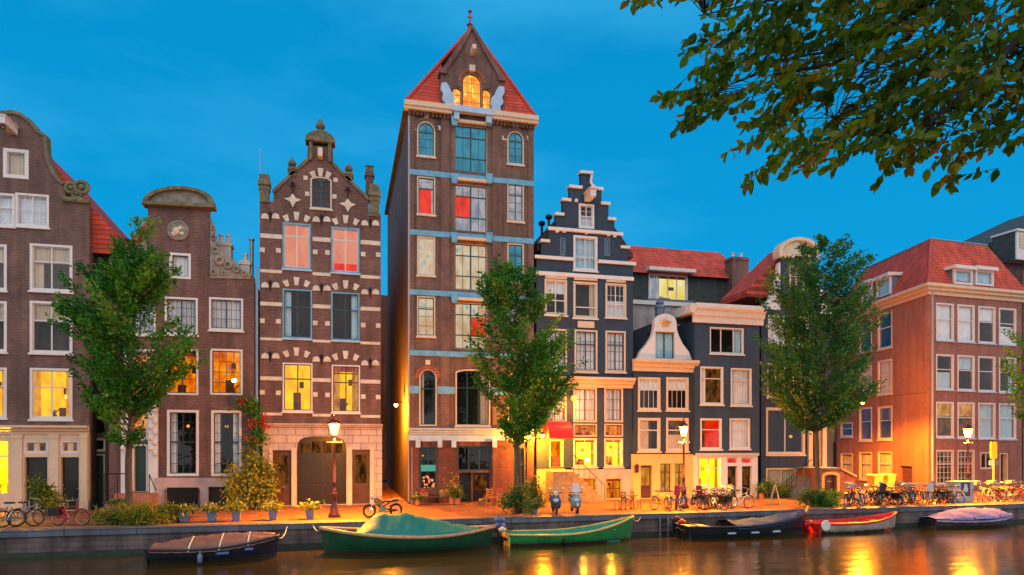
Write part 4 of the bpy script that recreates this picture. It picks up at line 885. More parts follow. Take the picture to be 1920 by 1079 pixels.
for sg, pts in ((1, [(1462, 582), (1432, 580), (1434, 570), (1444, 560), (1448, 540), (1457, 520), (1459, 500), (1462, 492)]), (2, [(1527, 588), (1558, 590), (1556, 580), (1545, 566), (1541, 545), (1532, 525), (1530, 505), (1527, 496)])):
    Hh.part(MB().prism(offp(Hh.f, pts), -.06, .3), 'scroll_ornament', 'white')
Hh.part(MB().box(Hh.f.x(1506)-.15, Hh.f.x(1506)+.15, -.9, -.01, Hh.f.z(1506, 500), Hh.f.z(1506, 489)), 'hoist_beam', 'white')
T_ = Hh.f.p(1494, 452, .6); L_ = Hh.f.p(1398, 545, .6)
Hh.part(MB().prism([(L_[0], L_[1]-.4), (Hh.f.x(1558), L_[1]-.4), (Hh.f.x(1558), L_[1]), T_, L_], .5, 3.6), 'roof', 'roof_red'); Hh.body(1427, 1562, 590, 3.6, 'brick_navy')
for px, py in ((1412, 512), (1431, 535)):
    pass
for a, b in ((1514, 1521), (1540, 1547)): s0, s1, z0, z1 = Hh.f.r(a, 782, b, 886); Hh.part(MB().box(s0, s1, -.16, -.002, z0, z1), 'door_post', 'cream')
m = MB(); x0 = Hh.f.x(1549, -1.2); zt = Hh.f.z(1530, 886)
m.box(x0-1.3, x0, -1.5, -.01, 0, zt)
for k in range(7): m.box(x0-1.3-(k+1)*.26, x0-1.3-k*.26, -1.5, -.2, 0, zt*(7-k)/8)
Hh.part(m, 'front_steps', pm('step_grey', (.18, .17, .15), .8, .25, 4))
m = MB().tube([(x0-1.3, -1.5, zt+.9), (x0-3.2, -1.5, .95)], .022); 
for k in range(6): m.tube([(x0-1.3-k*.36, -1.5, zt*(1-k/7)*.9), (x0-1.3-k*.36, -1.5, zt+.9-(zt)*k/5.6*.93)], .012)
Hh.part(m, 'step_railing', 'black_metal')
# ---------------------------------------------------------------- I: corner building
OI = (XY(1741, 38.5), 38.5); aF = rad(3.2); aL = math.atan2(.983, .193)
I = House('corner_building', 'pink and orange brick corner building with a red hipped roof and paired dormers', 'building', 0, 0, aF, O=OI)
cols = ((1755, 1788), (1795, 1827), (1834, 1866), (1873, 1905))
for i, (a, b) in enumerate(cols):
    sl = i*3.2
    I.win(a, 569+sl, b, 639+sl*.8, v=(), h=(.42,), fr='white', cur=('n', 'n', 't', 'h')[i], fw=.09, sill='white_blue')
    I.win(a, 665+sl*.6, b, 731+sl*.6, v=(), h=(.42,), fr='white', cur=('h', 't', None, 'r')[i], fw=.09, sill='white_blue', curm='curtain_blue')
    I.win(a, 754+sl*.3, b, 821+sl*.3, v=(), h=(.42,), fr='white', cur=('t', 't', 'n', 'n')[i], room=('lit_dim', 'lit_dim', 'room_mid', 'room_mid')[i], curm=('lit_amber', 'lit_amber', 'curtain_blue', 'curtain_blue')[i], fw=.09, sill='white_blue')
    if i < 2: I.win(a, 844, b, 909, v=(), h=(.40,), grid=(4, 6), fr='cream', room='lit_dim', fw=.09, sill='cream')
I.door(1874, 850, 1889, 925, 'door_brown', rec=.3, fr='cream')
I.win(1838, 848, 1862, 880, v=(.5,), h=(), fr='cream', room='room_mid', fw=.07)
sE = I.f.x(1916); zT = I.f.z(1741, 545)
I.wall([(0, 0), (sE, 0), (sE, zT), (0, zT)], 'brick_pink', px=False, y1=.3)
I.pipe(1746, 548, 915, 'gutter', .07)
dpI = 12.0; mm_ = aL-aF
I.side(aL-aF-rad(180))                                     # left face: local x runs from the corner back along the side street
# here x is negative going back, y points into the building
for (a, b, rows_) in ((1646, 1673, ((586, 654), (675, 740), (762, 825), (847, 902))), (1611, 1635, ((598, 660), (684, 745), (764, 827), (848, 900))), (1576, 1599, ((610, 662), (692, 746), (792, 820), (850, 895)))):
    for k, (y0, y1) in enumerate(rows_):
        I.win(a, y0, b, y1, v=(), h=(.42,), fr='cream' if k < 3 else 'cream_wall', cur=(None, 'n', 't', 'n')[k], room=('room_dark', 'room_mid', 'room_mid', 'lit_amber')[k], curm=('curtain_blue', 'curtain_cream', 'door_brown', 'curtain_cream')[k], fw=.11, sill='cream')
I.door(1687, 874, 1711, 918, 'door_brown', rec=.2)
I.wall([(-dpI, 0), (0, 0), (0, zT), (-dpI, zT)], 'brick_red_side', 'side_wall', px=False)
I.front()
# the footprint in root space, for cornice, roof and back
rel = aL-aF; dl = Vector((math.cos(rel), math.sin(rel)))
c0 = Vector((0, 0)); c1 = Vector((sE, 0)); c3 = dl*dpI; c2 = c1+c3
def quadring(k): # footprint grown by k
    v = [c0, c1, c2, c3]; ce = sum(v, Vector((0, 0)))/4
    u = Vector((1, 0)); return [c0-u*k-dl*k, c1+u*k-dl*k, c2+u*k+dl*k, c3-u*k+dl*k]
m = MB()
for k0, za, zb2 in ((.12, zT-.28, zT), (.34, zT+.002, zT+.22), (.55, zT+.222, zT+.42)): m.prismz([tuple(v) for v in quadring(k0)], za, zb2)
I.part(m, 'cornice', 'cream')
zr0 = zT+.43; zr1 = I.f.z(1741, 447, 1.5); lo = quadring(.3); hi = quadring(-1.7)
m = MB().add([(v.x, v.y, zr0) for v in lo]+[(v.x, v.y, zr1) for v in hi], [(0, 1, 5, 4), (1, 2, 6, 5), (2, 3, 7, 6), (3, 0, 4, 7), (4, 5, 6, 7)])
I.part(m, 'roof', 'roof_red_front')
m = MB().tube([(lo[0].x, lo[0].y, zr0+.02), (hi[0].x, hi[0].y, zr1+.02)], .09)
I.part(m, 'hip_tile', 'ridge_red')
m = MB()
for i in range(4): a, b = hi[i], hi[(i+1) % 4]; m.tube([(a.x, a.y, zr1+.04), (b.x, b.y, zr1+.04)], .07)
I.part(m, 'roof_edge', 'pipe_blue')
I.part(MB().prismz([tuple(v) for v in ((c1.x, .3), (c2.x, c2.y), (c3.x, c3.y), (c3.x+.3, c3.y-.3), (c2.x-.4, c2.y-.4), (c1.x-.4, .3))], 0, zT-.01), 'back_wall', 'brick_pink')
def dormer(x0, x1, y0, y1, dyf):
    a, b, c, d = I.f.r(x0, y0, x1, y1, dyf)
    I.f = Fac((I.f.O.x+I.f.n.x*dyf, I.f.O.y+I.f.n.y*dyf), I.f.ang); M0 = I.M; I.M = (M0 or Matrix.Identity(4)) @ Matrix.Translation((0, dyf, 0))
    I.win(x0, y0+5, x1, y1, v=(), h=(), fr='white', sash='sash_white', cur='n', curm='curtain_blue', fw=.13); I.holes = []
    I.part(MB().prism([(a-.16, d-.22), (b+.16, d-.22), (b+.16, d+.02), (a-.16, d+.02)], -.25, 1.9), 'dormer_roof', 'white')
    I.part(MB().box(a, a+.06, .14, 1.6, c, d-.23), 'dormer_cheek', 'lead'); I.part(MB().box(b-.06, b, .14, 1.6, c, d-.23), 'dormer_cheek', 'lead')
F0 = I.fac
for a, b in ((1789, 1824), (1829, 1863)):
    I.f = F0; I.M = None; dormer(a, b, 500+(a-1789)*.05, 534+(a-1789)*.05, -.28)
for a, b in ((1643, 1669), (1615, 1634)):
    I.side(aL-aF-rad(180)); dormer(a, b, 517+(1669-b)*.33, 556+(1669-b)*.33, -.28)
I.front()
x, z = I.f.p(1803, 448, 4); m = MB().box(x-.45, x+.3, 3.7, 4.3, zr1-.1, zr1+.5); I.part(m, 'chimney', 'stone_white')
m = MB().lathe([(.12, zr1+.5), (.12, zr1+.9)], x-.2, 4, 8).lathe([(.14, zr1+.5), (.14, zr1+1.05)], x+.15, 4, 8); I.part(m, 'chimney_pot', 'black_metal')
# ---------------------------------------------------------------- J: next house at the right edge
J = House('brick_house', 'brown brick house at the right edge with a dark slate roof and white dormer', 'house', 1918, 39.6, rad(3.2))
J.win(1938, 600, 1975, 680, fr='white'); J.win(1938, 760, 1975, 830, fr='white')
J.wall([(1918, 922), (2080, 918), (2080, 520), (1918, 508)], 'brick_brown', y1=.3)
J.part(MB().box(.02, .35, -.3, -.01, 0, 4.5), 'door_post', 'white')
zj = J.f.z(1918, 508); zj0 = zT-3
L_ = J.f.p(1886, 470, 2.6)
sl = J.f.x(1888, 3.0); J.part(MB().box(sl, sl+11, 3.0, 12, 0, J.f.z(1888, 492, 3.0)), 'side_wall', 'brick_dark_brown')
xl = J.f.x(1858, 4.0); zl = J.f.z(1858, 456, 4.0); xq = J.f.x(1921, 4.0); zq = J.f.z(1921, 426, 4.0); xe_ = xq+9; ze = zq+(zq-zl)/(xq-xl)*9
zb_ = J.f.z(1888, 492, 3.0)
m = MB().add([(xl, 4.0, zl), (xe_, 4.0, ze), (xe_, 2.4, zb_), (sl-.1, 2.4, zb_), (xl, 12, zl), (xe_, 12, ze), (sl-.1, 12, zb_)], [(0, 3, 2, 1), (0, 1, 5, 4), (0, 4, 6, 3), (3, 6, 5, 2)][:3])
J.part(m, 'roof', 'slate_green')
a, b, c, d = J.f.r(1906, 436, 1945, 474, 2.0); J.part(MB().box(a, b, 2.0, 3.9, c-.6, d).box(a-.12, b+.1, 1.85, 4.0, d+.001, d+.16), 'dormer', 'white')
J.part(MB().box(a-.03, a-.003, 2.1, 3.9, c-.6, d-.01), 'dormer_cheek', 'slate_green')
J.part(MB().box(a+.3, a+1.0, 1.96, 1.995, c+.3, d-.25), 'dormer_window', 'curtain_cream')
# ---------------------------------------------------------------- fillers seen between houses
R1 = House('rear_building', 'dark building closing the narrow alley left of the tall warehouse', 'building', 700, 60.0)
R1.wall([(640, 900), (775, 900), (775, 560), (640, 545)], 'brick_side', y1=4)
R2 = House('rear_building', 'red brick house closing the side street left of the corner building', 'building', 1540, 56.0)
R2.win(1552, 700, 1566, 740, fr='cream', fw=.12); R2.win(1552, 780, 1566, 830, fr='cream', room='lit_yellow', fw=.12); R2.win(1552, 620, 1566, 660, fr='cream', fw=.12)
R2.wall([(1500, 905), (1640, 903), (1640, 560), (1500, 550)], 'brick_pink', y1=4)
R3 = House('rear_building', 'blue grey rear building glimpsed between the two brown gables at the left', 'building', 200, 50.0)
R3.wall([(130, 900), (330, 900), (330, 490), (238, 480), (236, 452), (218, 444), (206, 452), (200, 480), (130, 470)], 'lead', y1=3)
# brick stair porch with the yellow arch
P_ = House('brick_porch', 'low brick stair porch with a yellow arched doorway, right of the right street tree', 'porch', 1538, 35.6)
P_.door(1546, 889, 1568, 935, 'door_brown', rec=.15, arch='seg', letter=True)
P_.wall([(1538, 934), (1603, 932), (1603, 895), (1576, 881), (1538, 881)], 'brick_orange', y1=2.2)
s0, s1, z0, z1 = P_.f.r(1540, 885, 1573, 935)
P_.part(MB().ring(loop(s0, s1, 0, z1, 'seg'), loop(s0+.17, s1-.17, -.01, z1-.17, 'seg'), -.08, -.003), 'arch_surround', 'cream_wall')
a, za = P_.f.p(1576, 881); b, zb = P_.f.p(1604, 895); P_.part(MB().prism([(a, za+.003), (b, zb+.003), (b, zb+.12), (a, za+.12)], -.12, 2.3), 'sloping_capstone', 'cream_wall')
x0 = P_.f.x(1538); P_.part(MB().box(x0-.08, a-.002, -.12, 2.3, za+.003, za+.12), 'capstone', 'step_grey')
from mathutils import noise as mnoise
# ================================================================ trees and plants
def leafmat(name, cols, trans=.35):
    m = bpy.data.materials.new(name); m.use_nodes = True; MT[name] = m
    n = m.node_tree; n.nodes.clear(); o = n.nodes.new('ShaderNodeOutputMaterial')
    at = n.nodes.new('ShaderNodeAttribute'); at.attribute_name = 'tint'; r = n.nodes.new('ShaderNodeValToRGB')
    r.color_ramp.elements[0].color = (*cols[0], 1); r.color_ramp.elements[1].color = (*cols[-1], 1)
    for i, c in enumerate(cols[1:-1]): e = r.color_ramp.elements.new((i+1)/(len(cols)-1)); e.color = (*c, 1)
    n.links.new(at.outputs['Fac'], r.inputs[0])
    b = n.nodes.new('ShaderNodeBsdfPrincipled'); b.inputs['Roughness'].default_value = .5; n.links.new(r.outputs[0], b.inputs['Base Color'])
    t = n.nodes.new('ShaderNodeBsdfTranslucent'); n.links.new(r.outputs[0], t.inputs[0])
    mm = n.nodes.new('ShaderNodeMixShader'); mm.inputs[0].default_value = trans
    n.links.new(b.outputs[0], mm.inputs[1]); n.links.new(t.outputs[0], mm.inputs[2]); n.links.new(mm.outputs[0], o.inputs[0])
leafmat('leaf_green', [(.012, .105, .010), (.035, .21, .016), (.09, .32, .02), (.30, .38, .03)], .45)
leafmat('leaf_blue_green', [(.010, .09, .025), (.028, .165, .03), (.06, .24, .025), (.24, .28, .025)], .45)
leafmat('leaf_olive', [(.03, .10, .002), (.075, .19, .003), (.16, .28, .004), (.28, .17, .006)], .68)  # warm lamp light from below is put into the olive and brown tints
leafmat('leaf_yellow', [(.05, .12, .015), (.15, .22, .02), (.38, .34, .03), (.24, .26, .03)])
leafmat('leaf_bush', [(.02, .08, .02), (.05, .14, .02), (.12, .20, .03), (.14, .13, .04)])
leafmat('petal', [(.45, .01, .02), (.7, .03, .03), (.55, .02, .08), (.6, .10, .02)])
leafmat('petal_yellow', [(.7, .5, .03), (.8, .6, .05), (.75, .45, .02), (.8, .7, .3)])
pm('bark', (.085, .060, .035), .9, .35, 6, bump=.6); pm('bark_dark', (.022, .016, .012), .9, .3, 6)
def leaves(cen, size, rng, name, mat, parent, droop=.35, asp=.55, tint=None, dirs=None, ovate=False):
    """cen (n,3) leaf positions; each leaf is a folded pointed blade of four triangles"""
    n = len(cen); d = rng.normal(size=(n, 3)) if dirs is None else dirs+rng.normal(size=(n, 3))*.45
    d[:, 2] -= droop; d /= np.linalg.norm(d, axis=1)[:, None]
    r = rng.normal(size=(n, 3)); w_ = np.cross(d, r); w_ /= np.linalg.norm(w_, axis=1)[:, None]; nn = np.cross(d, w_)
    L = (size*(.55+.85*rng.random(n)))[:, None]
    base = cen; tip = cen+d*L; lf = cen+d*L*.45+w_*L*asp*.5+nn*L*.08; rt = cen+d*L*.45-w_*L*asp*.5+nn*L*.08
    if ovate:                                            # rounded blade with a drawn-out tip, bent along its length
        W = w_*L*asp*.5; B_ = -nn*L*rng.uniform(-.05, .22, n)[:, None]
        v = np.stack([base, cen+d*L*.18-W*.72+nn*L*.03, cen+d*L*.45-W*1.0+nn*L*.05+B_*.3, cen+d*L*.76-W*.55+nn*L*.02+B_*.7, cen+d*L+B_, cen+d*L*.76+W*.55+nn*L*.02+B_*.7, cen+d*L*.45+W*1.0+nn*L*.05+B_*.3, cen+d*L*.18+W*.72+nn*L*.03], 1).reshape(-1, 3)
        idx = np.arange(n)*8; f = np.stack([idx, idx+1, idx+7, idx+1, idx+2, idx+7, idx+2, idx+6, idx+7, idx+2, idx+3, idx+6, idx+3, idx+5, idx+6, idx+3, idx+4, idx+5], 1).reshape(-1, 3)
    else:
        v = np.stack([base, rt, tip, lf], 1).reshape(-1, 3)
        idx = np.arange(n)*4; f = np.stack([idx, idx+1, idx+2, idx, idx+2, idx+3], 1).reshape(-1, 3)
    me = bpy.data.meshes.new(name); me.vertices.add(len(v)); me.vertices.foreach_set('co', v.astype(np.float32).ravel())
    me.loops.add(f.size); me.loops.foreach_set('vertex_index', f.ravel().astype(np.int32))
    me.polygons.add(len(f)); me.polygons.foreach_set('loop_start', (np.arange(len(f))*3).astype(np.int32))
    tn = rng.random(n) if tint is None else tint
    a = me.attributes.new('tint', 'FLOAT', 'FACE'); a.data.foreach_set('value', np.repeat(tn, len(f)//n).astype(np.float32))
    me.materials.append(MT[mat]); me.update(calc_edges=True)
    o = bpy.data.objects.new(name, me); COL.objects.link(o); o.parent = parent; return o
def tree(name, label, px, Y, env, seed, nclump=150, per=120, ls=.17, mat='leaf_green', fork=.42, tr=.16, lean=0, group='street trees along the quay', dens=None, base=None):
    """env: (py, xl, xr) of the crown outline, top to bottom"""
    rng = np.random.default_rng(seed); R = random.Random(seed); X0 = XY(px, Y)
    root = thing(name, label, 'tree', (X0, Y, 0), 0, group)
    zs = [ZY(px, e[0], Y) for e in env]; xl = [XY(e[1], Y)-X0 for e in env]; xr = [XY(e[2], Y)-X0 for e in env]
    ztop, zbot = zs[0], zs[-1]; zf = zbot*.92
    def lim(z): 
        return np.interp(z, zs[::-1], xl[::-1]), np.interp(z, zs[::-1], xr[::-1])
    def axis(z): return Vector((lean*max(0, z)/ztop + .10*math.sin(z*.9+seed)*min(1, z/3), .08*math.sin(z*.7+seed*2), z))
    m = MB(); zz = [ztop*.96*i/14 for i in range(15)]
    m.tube([axis(z) for z in zz], [max(.02, tr*(1-.86*i/14)*(1.35 if i == 0 else 1)) for i in range(15)], 9)
    clumps = []
    tries = 0
    while len(clumps) < nclump and tries < 20000:
        tries += 1; z = R.uniform(zbot, ztop); a, b = lim(z)
        if R.random() > (b-a)/max(q-p for p, q in zip(xl, xr))+.12: continue
        x = R.uniform(a, b); hw = (b-a)/2; cx = (a+b)/2; k = math.sqrt(max(.08, 1-((x-cx)/max(hw, .1))**2))
        y = R.uniform(-1, 1)*min(hw, 2.3)*k
        if mnoise.noise(Vector((x*.75+seed, y*.75, z*.8))) < -.10: continue
        edge = abs(x-cx)/max(hw, .1)
        clumps.append((x, y, z, .36-.10*edge))
    cs = []; tn = []; dd = []
    for (x, y, z, sg) in clumps:                         # each limb rises from the stem and carries leaves along its outer part
        run = math.hypot(x, y); zb = max(zf, z-R.uniform(.35, .9)*run-R.uniform(.2, .9)); p0 = axis(zb); p3 = Vector((x, y, z))
        out_ = Vector((x, y, 0)).normalized() if run > .05 else Vector((1, 0, 0)); p3 += out_*R.uniform(-.1, .28)+Vector((0, 0, R.uniform(-.1, .35)))
        md = p0.lerp(p3, .5)+Vector((R.gauss(0, .08), R.gauss(0, .08), -R.uniform(.0, .22)*run*.4)); rb = max(.009, .026*(1-.5*(z-zbot)/(ztop-zbot)))
        cur_ = [p0, p0.lerp(md, .5)+Vector((0, 0, .03)), md, md.lerp(p3, .5)+Vector((0, 0, -.03)), p3]
        m.tube(cur_, [rb, rb*.8, rb*.6, rb*.4, .004], 4)
        n = int(per*R.uniform(.55, 1.25)); t_ = .35+.68*rng.random(n)**.75; P0, PM, P3_ = (np.array(tuple(v)) for v in (p0, md, p3))
        q = ((1-t_)**2)[:, None]*P0+(2*t_*(1-t_))[:, None]*(2*PM-.5*P0-.5*P3_)+(t_**2)[:, None]*P3_
        w_ = (sg*.62*(1.15-.55*t_))[:, None]; q = q+rng.normal(size=(n, 3))*w_*np.array([1, 1, .75]); cs.append(q)
        u_ = np.array(tuple((p3-md).normalized())); dd.append(np.repeat(u_[None], n, 0)*.9)
        tn.append(np.clip(R.gauss(.45, .24)+rng.normal(size=n)*.14, 0, 1))
    m.build('trunk', 'bark', root, True)
    leaves(np.concatenate(cs), ls, rng, 'crown', mat, root, tint=np.concatenate(tn), dirs=np.concatenate(dd))
    return root
tree('street_tree', 'young green street tree in front of the neck gable house, leftmost of the trees', 243, 31.3,
     [(418, 268, 292), (450, 200, 298), (500, 176, 312), (545, 122, 335), (600, 118, 358), (640, 102, 382), (690, 118, 362), (730, 150, 300), (780, 190, 290), (830, 215, 268)], 3, 205, 130, .172)
tree('street_tree', 'green street tree between the tall warehouse and the red awning', 972, 31.3,
     [(500, 925, 965), (530, 905, 1000), (580, 905, 1042), (630, 888, 1058), (680, 870, 1078), (720, 885, 1085), (760, 925, 1050), (800, 945, 1000), (835, 955, 985)], 8, 185, 130, .172, tr=.17)
tree('street_tree', 'large dense street tree in front of the corner building side street', 1531, 31.4,
     [(446, 1555, 1585), (480, 1470, 1605), (520, 1450, 1628), (570, 1425, 1640), (620, 1432, 1640), (670, 1428, 1635), (720, 1440, 1625), (760, 1465, 1610), (800, 1490, 1575)], 12, 285, 125, .17, mat='leaf_blue_green', tr=.15)
tree('street_tree', 'street tree cut off by the right edge of the picture', 1990, 31.3,
     [(560, 1970, 2010), (610, 1925, 2060), (660, 1882, 2080), (700, 1875, 2090), (740, 1890, 2070), (790, 1925, 2040)], 21, 90, 110)
# ---------------------------------------------------------------- the big branch overhead (its tree stands just outside the frame)
def poly_in(p, poly):
    x, y = p; c = False; j = len(poly)-1
    for i in range(len(poly)):
        xi, yi = poly[i]; xj, yj = poly[j]
        if (yi > y) != (yj > y) and x < (xj-xi)*(y-yi)/(yj-yi)+xi: c = not c
        j = i
    return c
OV = [(1160, -40), (1180, 8), (1215, 16), (1300, 14), (1318, 55), (1290, 72), (1275, 95), (1300, 150), (1245, 170), (1240, 190), (1262, 225), (1268, 248), (1330, 215), (1372, 228), (1385, 262), (1440, 290), (1420, 318), (1440, 335),
      (1500, 312), (1560, 322), (1610, 285), (1640, 335), (1700, 320), (1740, 345), (1790, 345), (1800, 300), (1850, 275), (1920, 262), (2200, 280), (2200, -160), (1160, -160)]
HOLE = [((1588, 170), 26), ((1530, 215), 30), ((1500, 40), 16), ((1430, 175), 20), ((1620, 135), 14), ((1700, 205), 14), ((1880, 160), 12), ((1790, 240), 12), ((1350, 90), 12)]
def pt(px, py, dist):                                     # a point dist metres along the street normal
    r = ray(px, py); return Vector((0, 0, EYE))+r*dist
tx, ty = 12.5, 1.5
big = thing('canal_tree', 'large tree whose leafy branch hangs in from the upper right corner', 'tree', (tx, ty, 0))
R = random.Random(77); rng = np.random.default_rng(77); O3 = Vector((tx, ty, 0))
m = MB()
limbA = [Vector((tx, ty, 7.2)), pt(2300, -160, 8.6), pt(2060, -190, 8.4), pt(1850, -70, 8.2), pt(1700, 28, 8.0), pt(1600, 98, 7.8), pt(1560, 122, 7.6), pt(1450, 140, 7.3)]
limbB = [Vector((tx, ty, 6.6)), pt(2250, -40, 7.8), pt(2050, -20, 7.6), pt(1920, 60, 7.4), pt(1860, 128, 7.3), pt(1790, 190, 7.2), pt(1740, 235, 7.1)]
limbC = [pt(1690, 34, 8.0), pt(1640, 105, 7.6), pt(1600, 160, 7.4), pt(1560, 230, 7.2)]
limbD = [pt(1850, -70, 8.2), pt(1700, -50, 8.4), pt(1540, -20, 8.6), pt(1400, 10, 8.7), pt(1310, 30, 8.7)]
limbE = [pt(1620, 86, 7.8), pt(1480, 110, 8.0), pt(1390, 150, 8.1), pt(1310, 185, 8.1)]
m.tube([p-O3 for p in [Vector((tx, ty, -.1)), Vector((tx+.1, ty, 3)), Vector((tx, ty, 6.6)), Vector((tx, ty+.2, 12))]], .38, 12, .2)
for l_, r0, r1 in ((limbA, .13, .014), (limbB, .10, .012), (limbC, .022, .006), (limbD, .035, .008), (limbE, .020, .005)):
    n_ = len(l_); m.tube([p-O3 for p in l_], [r0+(r1-r0)*(i/(n_-1))**.6 for i in range(n_)], 7)
cs = []; dd = []; tn = []; anchors = []
for l_ in (limbA[3:], limbB[2:], limbC, limbD, limbE):
    for a, b in zip(l_, l_[1:]):
        for k in range(8): anchors.append(a.lerp(b, k/8))
def toscr(p):
    q = p-Vector((0, 0, EYE)); d = q.x*SI+q.y*CO; return (960+F*(q.x*CO-q.y*SI)/d, 835-F*q.z/d)
scr = [toscr(a) for a in anchors]
extra = [((1170, 4), (-.9, .4)), ((1232, 182), (-1, .15)), ((1236, 178), (-1, -.1)), ((1262, 248), (-.6, .7)), ((1272, 232), (-.8, .5)), ((1352, 290), (-.9, .35)), ((1392, 352), (-.8, .6)), ((1400, 330), (-.8, .5)), ((1640, 348), (-.5, .8)),
         ((1780, 356), (-.2, .9)), ((1755, 350), (-.6, .7)), ((1884, 280), (-.7, .5)), ((1470, 318), (-.6, .7)), ((1200, 8), (-.8, .5)), ((1283, 75), (-.9, .2)), ((1290, 215), (-.9, .4)), ((1700, 318), (-.5, .8)), ((1560, 325), (-.5, .8))]
tips = []
while len(tips) < 950:
    p = (R.uniform(1165, 2150), R.uniform(-130, 350))
    if poly_in(p, OV) and not any((p[0]-h[0][0])**2+(p[1]-h[0][1])**2 < h[1]**2 for h in HOLE): tips.append((p, None))
for (p, dr) in tips+extra*2:
    best = min(range(len(scr)), key=lambda i: (scr[i][0]-p[0])**2*(1 if scr[i][0] > p[0]-10 else 3)+(scr[i][1]-p[1])**2)
    ang = rad(R.gauss(205, 26)); u = dr or (math.cos(ang), -math.sin(ang)*1)
    dist = anchors[best].length*0 + R.gauss(7.7, .55); L = R.uniform(70, 125)
    tip3 = pt(p[0], p[1], dist); st = pt(p[0]-u[0]*L, p[1]-abs(u[1])*L*.8-8, dist+R.gauss(0, .15))
    if dr is None and R.random() < .5: m.tube([anchors[best]-O3, anchors[best].lerp(st, .5)-O3+Vector((0, 0, .06)), st-O3], .007, 3, .004, False)
    m.tube([st-O3, tip3-O3], .004, 3, .002, False)
    n_ = R.randint(8, 13); dv = (tip3-st).normalized(); hue = np.clip(R.gauss(.45, .25), 0, 1)
    for k in range(n_):
        q = st.lerp(tip3, (k+.5)/n_); sd = Vector((R.gauss(0, .5), R.gauss(0, .5), R.gauss(-.45, .3)))
        qs = toscr(q)
        if any((qs[0]-h[0][0])**2+(qs[1]-h[0][1])**2 < (h[1]*.8)**2 for h in HOLE): continue
        cs.append(q-O3); dd.append(dv*.9+sd*.9); tn.append(min(1, max(0, hue+R.gauss(0, .14))))
m.build('trunk', 'bark_dark', big, True)
leaves(np.array([tuple(c) for c in cs]), .118, rng, 'crown', 'leaf_olive', big, droop=.2, asp=.62, ovate=True, tint=np.array(tn), dirs=np.array([tuple(d) for d in dd]))
print('overhead leaves', len(cs))
# ---------------------------------------------------------------- bushes and ground plants
def bush(name, label, cat, x0, x1, ytop, ybase, Y, seed, n=2600, ls=.1, mat='leaf_bush', dep=.7, kind=None, group=None, blades=False, stems=8):
    X0, X1 = XY(x0, Y), XY(x1, Y); cx = (X0+X1)/2; h = ZY((x0+x1)/2, ytop, Y); hw = (X1-X0)/2; rng = np.random.default_rng(seed); R = random.Random(seed)
    root = thing(name, label, cat, (cx, Y, 0.02), 0, group)
    if kind: root['kind'] = kind
    k = max(6, int(hw*9)); cl = []
    for i in range(k):
        u = R.uniform(-1, 1); cl.append((u*hw*.92, R.uniform(-1, 1)*dep*.8, h*R.uniform(.15, .92)*math.sqrt(max(.15, 1-u*u*.8))))
    cs = []; tn = []
    for c in cl:
        q = rng.normal(size=(n//k, 3))*np.array([hw/k*1.6+.05, .15, h*.16]); q += np.array(c); q[:, 2] = np.abs(q[:, 2]); cs.append(q); tn.append(np.clip(R.gauss(.45, .22)+rng.normal(size=n//k)*.15, 0, 1))
    m = MB()
    for c in cl[:stems]: m.tube([(c[0]*.4, c[1]*.4, 0), (c[0]*.8, c[1]*.8, c[2]*.6), c], .015, 4, .005)
    m.build('stem', 'bark', root)
    leaves(np.concatenate(cs), ls, rng, 'foliage', mat, root, droop=-.3 if blades else .1, asp=.09 if blades else .5, tint=np.concatenate(tn)); return root
bush('grass_clump', 'long grass and weeds around the foot of the leftmost street tree', 'grass', 190, 318, 955, 988, 30.6, 5, 3400, .38, 'leaf_yellow', .6, blades=True)
bush('bush', 'round green bush at the foot of the right street tree', 'bush', 1490, 1540, 918, 950, 30.6, 6, 2600, .13, 'leaf_bush', .6)
bush('bush', 'dark green low bush right of the paler round bush by the parked bicycles', 'bush', 1530, 1580, 926, 950, 30.5, 7, 2600, .12, 'leaf_green', .5)
bush('shrub', 'tall leafy shrub growing between the neck gable and the striped house', 'shrub', 428, 512, 850, 955, 36.3, 9, 4200, .21, 'leaf_yellow', .6)
bush('shrub', 'yellow green shrub in front of the two dark shop doors at the left', 'shrub', 58, 112, 905, 955, 35.5, 10, 1800, .16, 'leaf_yellow', .5)
bush('tree_foot_plants', 'flowering plants around the foot of the middle street tree', 'plant', 952, 996, 918, 965, 30.7, 11, 1500, .15, 'leaf_bush', .5)
bush('tree_foot_plants', 'tall leafy plant left of the arched door under the yellow wall', 'plant', 985, 1012, 870, 940, 34.5, 31, 1500, .15, 'leaf_bush', .4)
bush('house_plants', 'green plants before the basement window of the house behind the large tree', 'plant', 1425, 1480, 902, 935, 36.5, 13, 1800, .14, 'leaf_bush', .4)
# rose climbing up the corner of the neck gable house
Y = 37.3; root = thing('climbing_rose', 'red flowering rose climbing the corner between the neck gable and striped houses', 'climbing rose', (XY(476, Y), Y, .02))
rng = np.random.default_rng(14); R = random.Random(14); cs = []; fl = []; m = MB(); X0 = XY(476, Y)
path = [(478, 945), (474, 880), (470, 830), (478, 800), (466, 765), (458, 750)]
for a, b in zip(path, path[1:]):
    m.tube([(XY(a[0], Y)-X0, 0, ZY(*a, Y)), (XY(b[0], Y)-X0, 0, ZY(*b, Y))], .02, 5)
for _ in range(46):
    a, b = R.choice(list(zip(path, path[1:]))); t = R.random(); px = a[0]+(b[0]-a[0])*t+R.gauss(0, 9)+ (8 if 770 < a[1] < 840 else 0); py = a[1]+(b[1]-a[1])*t
    if py > 860 : continue
    cs.append(rng.normal(size=(42, 3))*np.array([.16, .13, .16])+np.array([XY(px, Y)-X0, -.1, ZY(px, py, Y)]))
